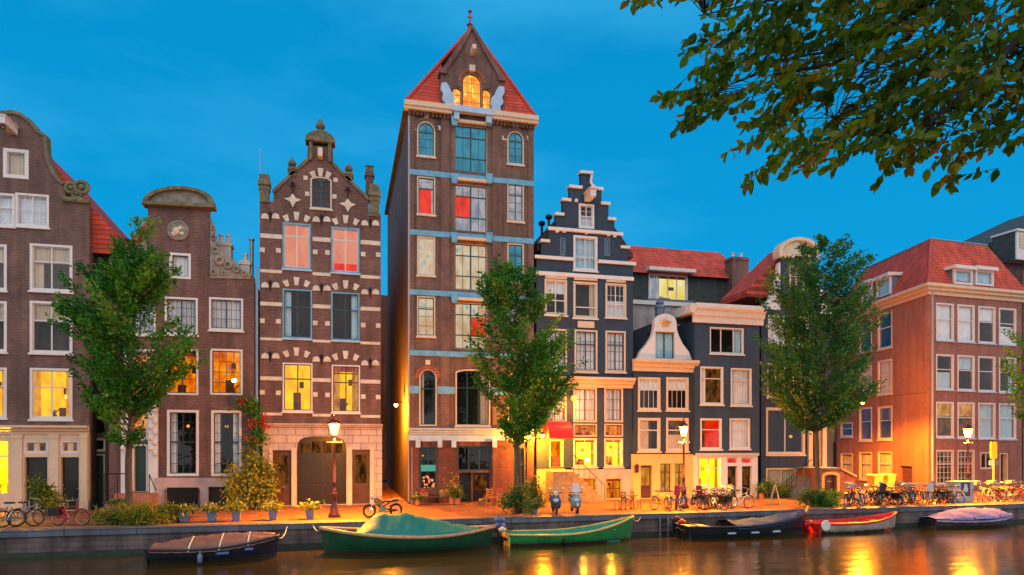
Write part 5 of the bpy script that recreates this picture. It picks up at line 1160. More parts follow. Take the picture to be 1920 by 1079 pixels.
for px, py in ((455, 752), (453, 758), (478, 790), (470, 796), (497, 785), (494, 795), (500, 800), (468, 822), (480, 830)):
    fl.append(rng.normal(size=(34, 3))*np.array([.09, .07, .09])+np.array([XY(px, Y)-X0, -.28, ZY(px, py, Y)]))
m.build('stem', 'bark', root); leaves(np.concatenate(cs), .15, rng, 'foliage', 'leaf_green', root); 
for q in fl: leaves(q, .11, rng, 'blossom', 'petal', root, asp=.9)
# ================================================================ street lamps
def light(name, parent, loc, energy, col=(1, .31, .010), r=.12, typ='POINT'):
    l = bpy.data.lights.new(name, typ); l.energy = energy; l.color = col; l.shadow_soft_size = r
    o = bpy.data.objects.new(name, l); COL.objects.link(o); o.parent = parent; o.location = loc; return o
def lamp(px, Y, label, E=4600):
    t = thing('street_lamp', label, 'street lamp', (XY(px, Y), Y, 0.02), 0, 'street lamps along the quay')
    m = MB().lathe([(.27, 0), (.27, .12), (.20, .18), (.19, .42), (.13, .5), (.11, .95), (.15, 1.0), (.15, 1.06), (.085, 1.12), (.065, 1.5), (.09, 1.54), (.06, 1.58), (.042, 3.3), (.07, 3.34), (.04, 3.40), (.035, 3.62)], 0, 0, 12)
    m.build('post', 'iron_maroon', t, True)
    m = MB().tube([(-.32, 0, 3.36), (.32, 0, 3.36)], .018, 6); m.ball((-.33, 0, 3.36), .035); m.ball((.33, 0, 3.36), .035); m.build('ladder_bar', 'iron_maroon', t)
    h = MB(); z0, z1 = 3.68, 4.18; a, b = .13, .25
    h.lathe([(.05, 3.60), (.15, 3.64), (.15, z0)], 0, 0, 6)
    for k in range(6):
        an = k*math.pi/3; h.tube([(a*math.cos(an), a*math.sin(an), z0), (b*math.cos(an), b*math.sin(an), z1)], .012, 4)
    h.lathe([(b+.04, z1), (b+.05, z1+.03), (.17, z1+.15), (.10, z1+.2), (.11, z1+.25), (.04, z1+.30), (.03, z1+.38), (.05, z1+.41), (.01, z1+.45)], 0, 0, 6)
    hd = h.build('lantern', 'iron_maroon', t)
    MB().lathe([(a-.012, z0+.01), (b-.014, z1-.004)], 0, 0, 6).build('lantern_glass', 'lantern_glass', hd)
    bo = MB().ball((0, 0, 3.95), .10, 1.25).build('bulb', 'bulb', hd, True)
    # the lamp's light leaves through the glass all round
    light('lamp_light', t, (0, -.42, 3.9), E*.24, r=.15); light('lamp_light', t, (0, .42, 3.9), E*.24, r=.15)
    o = light('hood_light', t, (0, 0, 3.55), E*2.3, r=.15, typ='SPOT'); o.data.spot_size = rad(172); o.data.spot_blend = .8
    return t
lamp(627, 31.4, 'lit street lamp in front of the arched coach door of the striped house')
lamp(1282, 31.6, 'lit street lamp in front of the small white bell gable house')
lamp(1815, 31.8, 'lit street lamp beside the grey cabinet and the yellow sign')
# the lamps burning in the shop and house windows near the street
for H_, px, py, E_ in ((A, 3, 880, 1500), (E, 1099, 846, 420), (E, 1152, 846, 420), (G, 1328, 880, 600)):
    x_, z_ = H_.fac.p(px, py); light('room_light', H_.root, (x_, .36, z_), E_, (1, .48, .03), .1)
# ---------------------------------------------------------------- wall lamps
def wall_lamp(x, y, z, label, E=200, dirv=(0, -1), col=(1, .31, .010), mat='bulb_warm', r=.11, name='wall_lamp'):
    t = thing(name, label, 'wall lamp', (x, y, z), 0)
    dx, dy = dirv; m = MB().tube([(-dx*.55, -dy*.55, .12), (-dx*.2, -dy*.2, .22), (0, 0, .14)], .025, 6); m.lathe([(.06, .10), (.17, .06), (.10, .15), (.03, .2)], 0, 0, 10); m.build('bracket', 'black_metal', t)
    MB().ball((0, 0, 0), r).build('bulb', mat, t, True); light('lamp_light', t, (dx*.25, dy*.25, -.28), E, col, .12); return t
f = Fac((XY(766, 37.75), 37.75))
yy = 40.2; wall_lamp(D.f.O.x-.5, yy, ZY(746, 760, yy), 'glowing orange lamp on the alley side of the tall warehouse', 5600, (-1, 0))
wall_lamp(XY(1018, 36.9), 36.9, ZY(1018, 817, 36.9), 'bright orange lamp left of the red awning', 3000)
t = wall_lamp(XY(1076, 37.0), 37.0, ZY(1076, 747, 37.0), 'round red orange lantern above the red awning', 420, col=(1, .22, .04), mat=glow('lantern_red', (1, .22, .02), (1, .34, .04), 3).name, r=.19, name='round_lantern')
p = I.root.matrix_basis
yy = 38.2; hx, hz = XY(1617, yy), ZY(1617, 755, yy)
t = thing('hanging_street_lamp', 'glowing orange lamp hung on a wire across the side street', 'street lamp', (hx, yy, hz))
MB().lathe([(.05, .30), (.24, .10), (.26, .06), (.2, .0)], 0, 0, 12).build('lamp_hood', 'black_metal', t)
m = MB(); xa, xb = Hh.f.O.x+Hh.f.x(1562)-hx, OI[0]-hx
m.tube([(xa, .1, .75), (0, 0, .32), (xb, .4, .8)], .012, 4); m.build('span_wire', 'black_metal', t)
MB().ball((0, 0, -.02), .13, .9).build('bulb', 'bulb_warm', t, True); light('lamp_light', t, (0, 0, -.3), 2200, (1, .29, .010), .15)
o = light('hood_light', t, (0, 0, -.35), 17000, (1, .30, .010), .15, 'SPOT'); o.data.spot_size = rad(174); o.data.spot_blend = .35
# ================================================================ bicycles
def bike(colour, label, group, extra=None):
    t = thing('bicycle', label, 'bicycle', (0, 0, 0), 0, group)
    for n_ in (colour,): pm('paint_'+n_, PAINT[n_], .35, .1)
    P_ = 'paint_'+colour
    for sx in (-.53, .53):
        w_ = MB().torus((sx, 0, .34), .325, .022, 22, 5).build('wheel', 'rubber', t)
        m = MB().torus((sx, 0, .34), .30, .009, 20, 4)
        for k in range(12): a = k*math.pi/6; m.add([(sx+.02*math.cos(a), -.004, .34+.02*math.sin(a)), (sx+.30*math.cos(a), -.003, .34+.30*math.sin(a)), (sx+.30*math.cos(a), .004, .34+.30*math.sin(a)+.006)], [(0, 1, 2)])
        m.tube([(sx, -.05, .34), (sx, .05, .34)], .022); m.build('rim', 'chrome', w_)
        g = MB(); n_ = 9; vs = []
        for k in range(n_): a = rad(20+150*k/(n_-1)) if sx < 0 else rad(10+120*k/(n_-1)); vs += [(sx+.365*math.cos(a), -.03, .34+.365*math.sin(a)), (sx+.365*math.cos(a), .03, .34+.365*math.sin(a))]
        g.add(vs, [(2*k, 2*k+1, 2*k+3, 2*k+2) for k in range(n_-1)]); g.build('mudguard', P_, t)
    m = MB(); bb = (-.08, 0, .30); st = (-.24, 0, .80); hd = (.36, 0, .80)
    m.tube([bb, (.35, 0, .72)], .018); m.tube([bb, st], .018); m.tube([(-.21, 0, .70), hd], .015) if extra != 'low' else m.tube([(-.15, 0, .5), hd], .015)
    for s_ in (-.05, .05): m.tube([bb, (-.53, s_, .34)], .010, 4); m.tube([(-.22, 0, .72), (-.53, s_, .34)], .009, 4); m.tube([(.385, s_*.6, .66), (.47, s_, .42), (.53, s_, .34)], .011, 4)
    m.tube([(.34, 0, .60), (.345, 0, .86)], .022); m.build('frame', P_, t)
    m = MB().tube([(.345, 0, .86), (.33, 0, 1.02)], .012); m.tube([(.10, -.29, 1.02), (.22, -.27, 1.05), (.34, -.12, 1.04), (.34, .12, 1.04), (.22, .27, 1.05), (.10, .29, 1.02)], .012, 6); m.build('handlebar', 'chrome', t)
    m = MB().tube([(-.24, 0, .78), (-.28, 0, .93)], .012); m.build('seat_post', 'chrome', t)
    m = MB().prismz([(-.44, -.10), (-.40, -.11), (-.22, -.05), (-.10, -.02), (-.10, .02), (-.22, .05), (-.40, .11), (-.44, .10)], .93, .985); m.build('saddle', 'rubber', t)
    m = MB().torus((-.08, -.045, .30), .085, .008, 14, 4).tube([(-.08, -.03, .30), (-.02, -.08, .14)], .01, 4); m.box(-.07, .03, -.16, -.08, .13, .15).tube([(-.08, .03, .30), (-.14, .08, .46)], .01, 4); m.box(-.19, -.09, .08, .16, .45, .47); m.build('crank', 'chrome', t)
    m = MB().box(-.80, -.36, -.07, .07, .715, .73).tube([(-.53, -.06, .34), (-.66, -.06, .72)], .007, 4).tube([(-.53, .06, .34), (-.66, .06, .72)], .007, 4); m.build('rack', 'black_metal', t)
    MB().prism([(-.50, .29), (-.05, .24), (-.02, .37), (-.50, .38)], -.065, -.05).build('chain_guard', P_, t)
    if extra == 'crate': m = MB(); pm('crate_grey', (.3, .28, .25), .7, .15); m.ring([(.36, .90), (.74, .90), (.74, 1.14), (.36, 1.14)], [(.375, .915), (.725, .915), (.725, 1.2-.07), (.375, 1.2-.07)], -.2, .2); m.box(.36, .74, -.2, -.19, .9, 1.13).box(.36, .74, .19, .2, .9, 1.13); m.build('basket', 'crate_grey', t)
    if extra == 'bags':
        for s_ in (-1, 1): MB().box(-.78, -.38, s_*.08, s_*.22, .42, .74).build('pannier', 'black_metal' if s_ > 0 else 'rubber', t)
    if extra == 'child': MB().prismz([(-.75, -.14), (-.45, -.14), (-.45, .14), (-.75, .14)], .74, .80).box(-.80, -.72, -.15, .15, .74, 1.22).build('child_seat', P_, t)
    return t
PAINT = dict(black=(.015, .015, .017), grey=(.16, .17, .18), blue=(.03, .12, .32), red=(.5, .02, .04), silver=(.45, .47, .5), green=(.03, .13, .07), maroon=(.12, .02, .03), yellow=(.65, .42, .03), white=(.55, .55, .55), teal=(.03, .25, .28))
protos = {}
def put(colour, x, y, rz, label, group, extra=None, lean=0.0):
    k = (colour, extra)
    if k not in protos: t = bike(colour, label, group, extra); protos[k] = t
    else: t = copytree(protos[k]); tag(t, label, 'bicycle', group)
    t.location = (x, y, .0); t.rotation_euler = (rad(lean), 0, rad(rz)); return t
Rb = random.Random(5)
def pp(px, Y): return XY(px, Y), Y
gl = 'bicycles parked at the left end of the quay'
x, y = pp(0, 30.9); put('black', x, y, 200, 'black bicycle with a grey crate cut off by the left edge', gl, 'crate', 5)
x, y = pp(34, 30.8); put('grey', x, y, 12, 'grey bicycle beside the crate bicycle at the left edge', gl, None, -7)
x, y = pp(52, 31.4); put('silver', x, y, 65, 'silver bicycle seen nearly head on in front of the yellow shrub', gl, None, 6)
x, y = pp(132, 30.9); put('red', x, y, -20, 'red bicycle with black saddle bags in front of the left dark doors', gl, 'bags', 4)
gm = 'bicycles parked around the middle lamp post'
for px, yy, c, rz, ex, lb in ((1240, 31.2, 'yellow', 25, None, 'yellow bicycle at the left end of the rows by the middle lamp post'), (1254, 30.9, 'teal', 70, None, 'teal bicycle second from the left of the row by the middle lamp post'),
        (1268, 31.5, 'red', 60, 'child', 'red bicycle with a child seat just left of the middle lamp post'), (1272, 30.7, 'silver', 75, None, 'silver bicycle nearest the water left of the middle lamp post'),
        (1292, 30.8, 'blue', 95, None, 'blue bicycle leaning at the foot of the middle lamp post')):
    x, y = pp(px, yy); put(c, x, y, rz, lb, gm, ex, Rb.uniform(-8, 8))
gr = 'bicycles parked before the white framed shopfront'
for px, yy, c, rz, ex, lb in ((1318, 31.6, 'red', 40, 'bags', 'red bicycle with bags before the lit white framed shop window'), (1330, 31.0, 'maroon', 30, 'child', 'maroon bicycle with a child seat before the lit shop window'), (1340, 30.8, 'silver', 60, None, 'silver bicycle in the middle of the row before the lit shop window'),
        (1352, 31.3, 'blue', 25, 'crate', 'blue bicycle with a crate before the lit shop window'), (1362, 30.8, 'grey', 20, None, 'grey bicycle before the first white framed shop door'), (1388, 30.6, 'white', 8, None, 'white bicycle on its own at the right end of the shopfront row'),
        (1311, 30.8, 'black', 80, None, 'black bicycle leftmost before the lit shop window, near the water'), (1324, 32.2, 'black', 70, 'crate', 'black bicycle with a crate in the back line before the lit shop window'), (1337, 32.3, 'teal', 65, None, 'teal bicycle in the back line before the lit shop window'),
        (1350, 32.2, 'maroon', 80, None, 'maroon bicycle in the back line before the lit shop window'), (1346, 30.5, 'black', 95, 'bags', 'black bicycle with bags nearest the water before the shop window'), (1372, 31.9, 'grey', 60, 'child', 'grey bicycle with a child seat before the second shop door')):
    x, y = pp(px, yy); put(c, x, y, rz, lb, gr, ex, Rb.uniform(-8, 8))
gq = 'dense row of bicycles before the orange side wall'
cols_ = ['black', 'grey', 'silver', 'black', 'blue', 'maroon', 'grey', 'green', 'teal', 'black', 'white', 'yellow']
k = 0
ORD = 'leftmost,second,third,fourth,fifth,sixth,seventh,eighth,ninth,tenth,eleventh,twelfth,thirteenth,fourteenth,rightmost'.split(',')
EX = {None: '', 'crate': ' with a crate', 'child': ' with a child seat', 'bags': ' with bags'}
for row, Y_ in enumerate((30.7, 31.9)):
    for i in range(15):
        px = 1592+i*14+(6 if row else 0)+Rb.uniform(-3, 3); x, y = pp(px, Y_+Rb.uniform(-.15, .15)); c = cols_[(k*5+row) % 12]; ex = (None, 'crate', None, 'child', None, 'bags', None)[k % 7]
        put(c, x, y, Rb.choice((70, 80, 100, 60, 50, 110, 35)), '%s bicycle%s, %s of the %s line before the orange wall' % (c, EX[ex], ORD[i], ('front', 'back')[row]), gq, ex, Rb.uniform(-9, 9)); k += 1
gz = 'bicycles parked right of the grey cabinet'
for i in range(9):
    px = 1836+i*11+Rb.uniform(-3, 3); x, y = pp(px, 31.0+(i % 3)*.5); c = ['yellow', 'silver', 'yellow', 'maroon', 'white', 'yellow', 'red', 'grey', 'silver'][i]; ex = (None, 'crate', None)[i % 3]
    put(c, x, y, Rb.choice((60, 75, 100, 30)), '%s bicycle%s, %s of the nine right of the grey cabinet' % (c, EX[ex], ORD[i] if i < 8 else 'rightmost'), gz, ex, Rb.uniform(-8, 8))
# ================================================================ moped and scooters
t = thing('moped', 'black and yellow moped parked in front of the alley lamp', 'moped', (XY(718, 30.75), 30.75, .02), rad(180+14))
for sx in (-.6, .62):
    w_ = MB().torus((sx, 0, .30), .27, .038, 22, 6).build('wheel', 'rubber', t); m = MB().torus((sx, 0, .30), .22, .012, 18, 4).tube([(sx, -.07, .3), (sx, .07, .3)], .05)
    for k in range(10): a = k*math.pi/5; m.tube([(sx, 0, .3), (sx+.22*math.cos(a), 0, .3+.22*math.sin(a))], .005, 3)
    m.build('rim', 'chrome', w_); g = MB(); vs = []
    for k in range(9): a = rad(25+140*k/8); vs += [(sx+.33*math.cos(a), -.055, .30+.33*math.sin(a)), (sx+.33*math.cos(a), .055, .30+.33*math.sin(a))]
    g.add(vs, [(2*k, 2*k+1, 2*k+3, 2*k+2) for k in range(8)]).build('mudguard', 'chrome' if sx < 0 else 'black_metal', t)
m = MB().tube([(-.6, -.07, .3), (-.1, -.06, .36), (.1, 0, .40), (.42, 0, .80)], .03); m.tube([(-.6, .07, .3), (-.1, .06, .36)], .03); m.tube([(-.35, 0, .68), (.1, 0, .40)], .03); m.build('frame', 'black_metal', t)
m = MB()
for s_ in (-.06, .06): m.tube([(.62, s_, .3), (.50, s_, .62), (.40, s_, .95)], .022)
m.build('fork', 'chrome', t)
MB().prism([(.36, .62), (.44, .86), (.30, .92), (.05, .76), (-.05, .62), (.12, .56)], -.09, .09).build('fuel_tank', pm('moped_yellow', (.30, .16, .02), .35, .1).name, t)
MB().prism([(-.72, .70), (-.66, .78), (-.2, .76), (.05, .74), (.02, .68), (-.3, .66)], -.12, .12).build('saddle', pm('seat_navy', (.02, .03, .08), .5, .1).name, t)
m = MB().box(-.14, .16, -.10, .10, .24, .46).lathe([(.09, .4), (.09, .58)], .08, 0, 8).tube([(.1, -.11, .3), (-.2, -.13, .22), (-.75, -.13, .26)], .03); m.build('engine', 'chrome', t)
m = MB().tube([(.36, -.32, 1.02), (.38, -.1, 1.0), (.38, .1, 1.0), (.36, .32, 1.02)], .014).tube([(.38, -.25, 1.02), (.42, -.3, 1.2)], .008).ball((.42, -.31, 1.22), .05); m.build('handlebar', 'chrome', t)
MB().ball((.48, 0, .90), .09).build('headlight', 'chrome', t, True); MB().box(-.86, -.45, -.12, .12, .80, .82).tube([(-.6, -.1, .3), (-.78, -.1, .8)], .01).build('rack', 'chrome', t)
def scooter(px, Y, label, col, rz):
    t = thing('scooter', label, 'scooter', (XY(px, Y), Y, .02), rad(rz), 'scooters parked head on')
    pm('scoot_'+col, {'blue': (.03, .09, .17), 'white': (.22, .30, .36)}[col], .25, .1); M_ = 'scoot_'+col
    for sx in (-.55, .60):
        w_ = MB().torus((sx, 0, .23), .17, .055, 20, 7).build('wheel', 'rubber', t); MB().tube([(sx, -.05, .23), (sx, .05, .23)], .11, 12).build('rim', 'chrome', w_)
    m = MB().tube([(-.75, 0, .5), (-.65, 0, .62), (-.35, 0, .62), (-.1, 0, .42), (-.02, 0, .30)], [.10, .19, .21, .13, .06], 12); m.build('body', M_, t, True)
    m = MB(); pr = [(.02, .26), (.30, .24), (.42, .36), (.46, .62), (.40, .92)]
    vs = [(x, s_*w_, z) for (x, z), w_ in zip(pr, (.17, .19, .24, .24, .12)) for s_ in (-1, 1)]; vs += [(x-.03, y, z+.01) for x, y, z in vs]
    m.add(vs, [(2*k, 2*k+1, 2*k+3, 2*k+2) for k in range(4)]+[(10+2*k+1, 10+2*k, 12+2*k, 13+2*k) for k in range(4)]+[(2*k, 2*k+2, 12+2*k, 10+2*k) for k in range(4)]+[(2*k+3, 2*k+1, 11+2*k, 13+2*k) for k in range(4)]); m.build('leg_shield', M_, t)
    MB().tube([(.44, 0, .30), (.60, 0, .44), (.76, 0, .34)], [.05, .10, .05], 10).build('front_mudguard', M_ if col == 'white' else 'iron_maroon', t, True)
    MB().tube([(.60, 0, .25), (.44, 0, .60), (.37, 0, .98)], .03).build('fork', 'chrome', t)
    m = MB().tube([(.30, -.32, 1.0), (.38, -.12, .98), (.38, .12, .98), (.30, .32, 1.0)], .022); m.build('handlebar', 'black_metal', t)
    for s_ in (-1, 1): MB().tube([(.36, s_*.2, 1.0), (.38, s_*.30, 1.16)], .008).ball((.38, s_*.31, 1.2), .06).build('mirror', 'chrome', t)
    MB().tube([(.34, 0, .95), (.50, 0, .95)], [.12, .09], 12).build('headlight', 'bulb_off', t)
    MB().prism([(-.78, .76), (-.72, .86), (-.35, .86), (-.12, .80), (-.14, .74)], -.13, .13).build('saddle', 'rubber', t)
    MB().add([(.42, -.20, 1.02), (.42, .20, 1.02), (.30, .15, 1.42), (.30, -.15, 1.42), (.41, -.20, 1.02), (.41, .20, 1.02), (.29, .15, 1.42), (.29, -.15, 1.42)], [(0, 1, 2, 3), (7, 6, 5, 4), (0, 4, 5, 1), (3, 2, 6, 7)]).build('windscreen', 'pane_glass' if col == 'blue' else 'windscreen_white', t)
    MB().box(.47, .475, -.12, .12, .60, .72).build('number_plate', 'white', t)
pm('bulb_off', (.6, .6, .58), .1, .05); pm('windscreen_white', (.62, .6, .6), .2, .05)
scooter(1040, 30.6, 'blue grey scooter with dark front parked below the red awning', 'blue', -100)
scooter(1077, 30.6, 'pale scooter with a tall white windscreen right of the blue grey scooter', 'white', -97)
# ================================================================ pots, benches, tables, cabinet, sign
pm('pot_blue', (.10, .17, .27), .5, .15); pm('pot_clay', (.38, .14, .07), .7, .15); pm('wood', (.22, .12, .06), .6, .25, 5); pm('wood_dark', (.07, .045, .03), .6, .25, 5)
def pot(px, Y, label, seed, h=.42, r=.2, mat='pot_blue', leaf='leaf_yellow', lh=.45, sq=True, group='plant pots along the quay', flower=None):
    t = thing('potted_plant', label, 'potted plant', (XY(px, Y), Y, .025), 0, group); rng = np.random.default_rng(seed)
    n_ = 4 if sq else 12; k = 1.3 if sq else 1
    MB().lathe([(r*.78*k, 0), (r*k, h), (r*.86*k, h), (r*.82*k, h-.06)], 0, 0, n_, math.pi/4).build('pot', mat, t)
    q = rng.normal(size=(260, 3))*np.array([r*1.0, r*.8, lh*.3]); q[:, 2] = np.abs(q[:, 2])+h; leaves(q, .15, rng, 'foliage', leaf, t, droop=-.3)
    if flower: q = rng.normal(size=(60, 3))*np.array([r*.9, r*.8, lh*.3]); q[:, 2] = np.abs(q[:, 2])+h+.1; leaves(q, .09, rng, 'flowers', flower, t, asp=.9)
for i, (px, nm) in enumerate(((313, 'right beside the long grass, first of the row'), (346, 'second of the row right of the long grass'), (397, 'before the right basement window, third of the row'), (443, 'fourth of the row, left of the tall shrub'), (512, 'below the left narrow door of the striped house'), (581, 'before the arched coach door'))):
    pot(px, 30.9, 'square blue plant pot '+nm, 40+i)
pot(1001, 30.6, 'square blue pot at the foot of the middle street tree', 50, .3, .16, leaf='leaf_bush', lh=.3, group=None)
pot(783, 36.6, 'yellow flowered pot at the left corner of the warehouse shop', 51, .3, .14, 'pot_clay', 'leaf_bush', .3, False, 'shop pots', 'petal_yellow')
pot(848, 36.6, 'tall plant in a clay tub between the shop window and the shop door', 52, .4, .2, 'pot_clay', 'leaf_yellow', 1.6, False, 'shop pots', 'petal')
pot(858, 36.4, 'green plant in a clay pot just left of the shop door', 53, .35, .17, 'pot_clay', 'leaf_bush', .8, False, 'shop pots')
pot(1428, 35.8, 'small green potted plant by the basement window behind the large street tree', 54, .35, .16, 'pot_clay', 'leaf_bush', .5, False, None)
pot(225, 36.1, 'orange clay pot on the top step of the neck gable house', 55, .45, .26, 'pot_clay', 'leaf_bush', .2, False, None)
def bench(px, Y, w_, label, mat='wood_dark', back=True, rz=0, name='bench'):
    t = thing(name, label, 'bench', (XY(px, Y), Y, .0), rad(rz)); m = MB()
    for k in range(4): m.box(-w_/2, w_/2, -.40+k*.11, -.31+k*.11, .42, .45)
    m.build('seat', mat, t)
    if back:
        m = MB()
        for k in range(3): m.box(-w_/2, w_/2, .05, .08, .55+k*.14, .65+k*.14)
        m.build('backrest', mat, t)
    for sx in (-w_/2+.06, w_/2-.06):
        MB().box(sx-.03, sx+.03, -.38, -.32, 0, .42).box(sx-.03, sx+.03, .0, .05, 0, .95 if back else .42).box(sx-.028, sx+.028, -.32, .0, .36, .415).build('leg', mat, t)
    return t
bench(815, 36.9, 2.1, 'dark wooden bench below the warehouse shop window')
# goods on and beside the bench
def crate(px, Y, z, label, w_=.42, mat='wood', items='petal', seed=1):
    t = thing('crate', label, 'crate', (XY(px, Y), Y, z), 0, 'crates of goods outside the warehouse shop'); m = MB()
    for sy in (-.16, .16):
        for k in range(2): m.box(-w_/2, w_/2, sy-.01, sy+.01, .02+k*.11, .11+k*.11)
    for sx in (-w_/2, w_/2): m.box(sx-.011, sx+.011, -.17, .17, .0, .22)
    m.box(-w_/2, w_/2, -.15, .15, .0, .015); m.build('box', mat, t); rng = np.random.default_rng(seed)
    q = rng.uniform(-1, 1, size=(70, 3))*np.array([w_*.4, .12, .05])+np.array([0, 0, .24]); leaves(q, .1, rng, 'flowers', items, t, asp=.9, droop=-.4)
for i, (px, z, mt) in enumerate(((795, .46, 'petal'), (832, .46, 'petal_yellow'), (905, .0, 'petal_yellow'), (915, .24, 'petal'), (928, .0, 'petal'))):
    crate(px, 36.75 if z > .3 else 36.2, z, ('wooden crate of %s goods ' % ('red' if mt == 'petal' else 'yellow'))+('on the left end of the dark bench', 'on the right end of the dark bench', 'right of the shop door, on the ground', 'stacked on top of the crate right of the shop door', 'on the ground furthest right of the shop door')[i], items=mt, seed=60+i)
def chair(px, Y, rz, label, group='chairs outside the warehouse shop', mat='wood'):
    t = thing('chair', label, 'chair', (XY(px, Y), Y, .0), rad(rz), group)
    MB().box(-.21, .21, -.21, .21, .44, .47).build('seat', mat, t); m = MB()
    for k in range(3): m.box(-.20, .20, .19, .21, .56+k*.13, .64+k*.13)
    m.build('backrest', mat, t)
    for sx in (-.19, .19):
        for sy in (-.19, .19): MB().box(sx-.02, sx+.02, sy-.02, sy+.02, 0, .44 if sy < 0 else .94).build('leg', mat, t)
pm('wood_orange', (.45, .22, .05), .5, .2, 5); pm('wood_red', (.40, .05, .03), .5, .2, 5)
chair(922, 35.3, 25, 'orange wooden chair right of the shop door', mat='wood_orange'); chair(937, 35.6, -20, 'red chair beside the orange chair by the tree', mat='wood_red')
chair(943, 31.6, 40, 'yellow wooden chair at the left of the middle tree foot', mat='wood_orange')
t = thing('garden_table', 'small folding table on the quay between the scooters and the left bicycles', 'table', (XY(1177, 31.6), 31.6, 0), rad(5)); MB().prismz([(-.45, -.3), (.45, -.3), (.45, .3), (-.45, .3)], .72, .75).build('tabletop', 'leafy_top' if 0 else 'wood', t)
for s_ in (-1, 1): MB().tube([(-.38, s_*.26, 0), (.34, s_*.26, .72)], .018).tube([(.38, s_*.24, 0), (-.34, s_*.24, .72)], .018).build('leg', 'wood_dark', t)
chair(1163, 31.6, -80, 'folding chair at the left of the small quay table', 'chairs at the small quay table'); chair(1192, 31.7, 85, 'folding chair at the right of the small quay table', 'chairs at the small quay table')
# grey utility cabinet with a dark picture panel
Yc = 30.9; s0, s1 = XY(1789, Yc), XY(1826, Yc); hh = ZY(1807, 903, Yc)
t = thing('utility_cabinet', 'grey utility cabinet with a dark picture panel on its front', 'cabinet', ((s0+s1)/2, Yc, .0)); w_ = (s1-s0)/2
pm('cabinet_grey', (.30, .40, .46), .45, .12, 3)
MB().box(-w_, w_, 0, .55, .08, hh-.05).box(-w_+.03, w_-.03, .03, .52, 0, .08).box(-w_-.03, w_+.03, -.03, .58, hh-.05, hh).build('body', 'cabinet_grey', t)
MB().box(-.04, -.03, -.005, .0-.001, .1, hh-.08).box(w_-.10, w_-.07, -.02, -.001, .6, .75).build('door_seam', 'black_metal', t)
m = MB().box(-w_*.30, w_*.62, -.012, -.002, hh*.30, hh*.93).build('poster', pm('poster_dark', (.03, .045, .05), .5, .3, 9).name, t)
q = MB(); x0 = w_*.16
q.ball((x0, -.02, hh*.62), .17, 1.0, 10, 6).ball((x0, -.02, hh*.78), .12, 1, 10, 6); q.v = [(p[0], -.014+(p[1]+.02)*.02, p[2]) for p in q.v]; q.build('poster_shape', 'white_blue', m)
# yellow double tourist sign on a post
Ys = 33.2; t = thing('street_sign', 'yellow upright sign with white plates on a yellow post, right of the grey cabinet', 'sign', (XY(1863, Ys), Ys, 0)); pm('sign_yellow', (.75, .58, .01), .4, .05)
zb, zt = ZY(1863, 860, Ys), ZY(1863, 829, Ys); MB().tube([(0, 0, 0), (0, 0, zb)], .05).build('post', 'sign_yellow', t)
for s_ in (-1, 1): MB().prism([(s_*.02, zb), (s_*.20, zb), (s_*.24, zb+.1), (s_*.24, zt-.1), (s_*.20, zt), (s_*.02, zt)], -.04, .04).build('sign_panel', 'sign_yellow', t)
for s_ in (-1, 1): MB().box(s_*.08, s_*.36, -.02, .0, zb-.42, zb-.12).build('sign_plate', 'white_blue' if s_ < 0 else 'pot_blue', t)
# yellow boards behind the bicycles
for i, (a, b, y0, y1, lb) in enumerate(((1638, 1655, 890, 935, 'tall yellow bin behind the dense row of bicycles, left one'), (1663, 1678, 889, 940, 'pale yellow bin behind the dense row of bicycles, right one'))):
    Yy = 36.5+i*.3; x0, x1 = XY(a, Yy), XY(b, Yy); h = ZY(a, y0, Yy); t = thing('wheelie_bin', lb, 'bin', ((x0+x1)/2, Yy, 0), 0, 'yellow bins'); w_ = (x1-x0)/2
    m = MB().add([(-w_*.8, 0, .1), (w_*.8, 0, .1), (w_*.8, .5, .1), (-w_*.8, .5, .1), (-w_, -.08, h-.12), (w_, -.08, h-.12), (w_, .58, h-.12), (-w_, .58, h-.12)], [(0, 3, 2, 1), (4, 5, 6, 7), (0, 1, 5, 4), (1, 2, 6, 5), (2, 3, 7, 6), (3, 0, 4, 7)]); m.build('body', pm('bin_yellow', (.70, .62, .06), .45, .08).name, t)
    MB().prism([(-w_-.03, h-.118), (w_+.03, h-.118), (w_+.03, h-.05), (w_*.7, h), (-w_*.7, h), (-w_-.03, h-.05)], -.12, .62).build('lid', 'bin_yellow', t); MB().tube([(-w_*.7, .5, .1), (w_*.7, .5, .1)], .1, 12).build('wheel', 'rubber', t)
# A-board before the basement by the large tree
Yb = 32.5; t = thing('sandwich_board', 'pale folding board standing left of the green bush', 'sign board', (XY(1453, Yb), Yb, 0), rad(60))
for s_ in (-1, 1): MB().add([(-.3, s_*.28, 0), (.3, s_*.28, 0), (.3, s_*.02, 1.05), (-.3, s_*.02, 1.05), (-.3, s_*.25, 0), (.3, s_*.25, 0), (.3, s_*.0, 1.03), (-.3, s_*.0, 1.03)], [(0, 1, 2, 3), (7, 6, 5, 4), (0, 4, 5, 1), (2, 6, 7, 3), (1, 5, 6, 2), (0, 3, 7, 4)]).build('board', 'curtain_cream' if s_ < 0 else 'pot_blue', t)
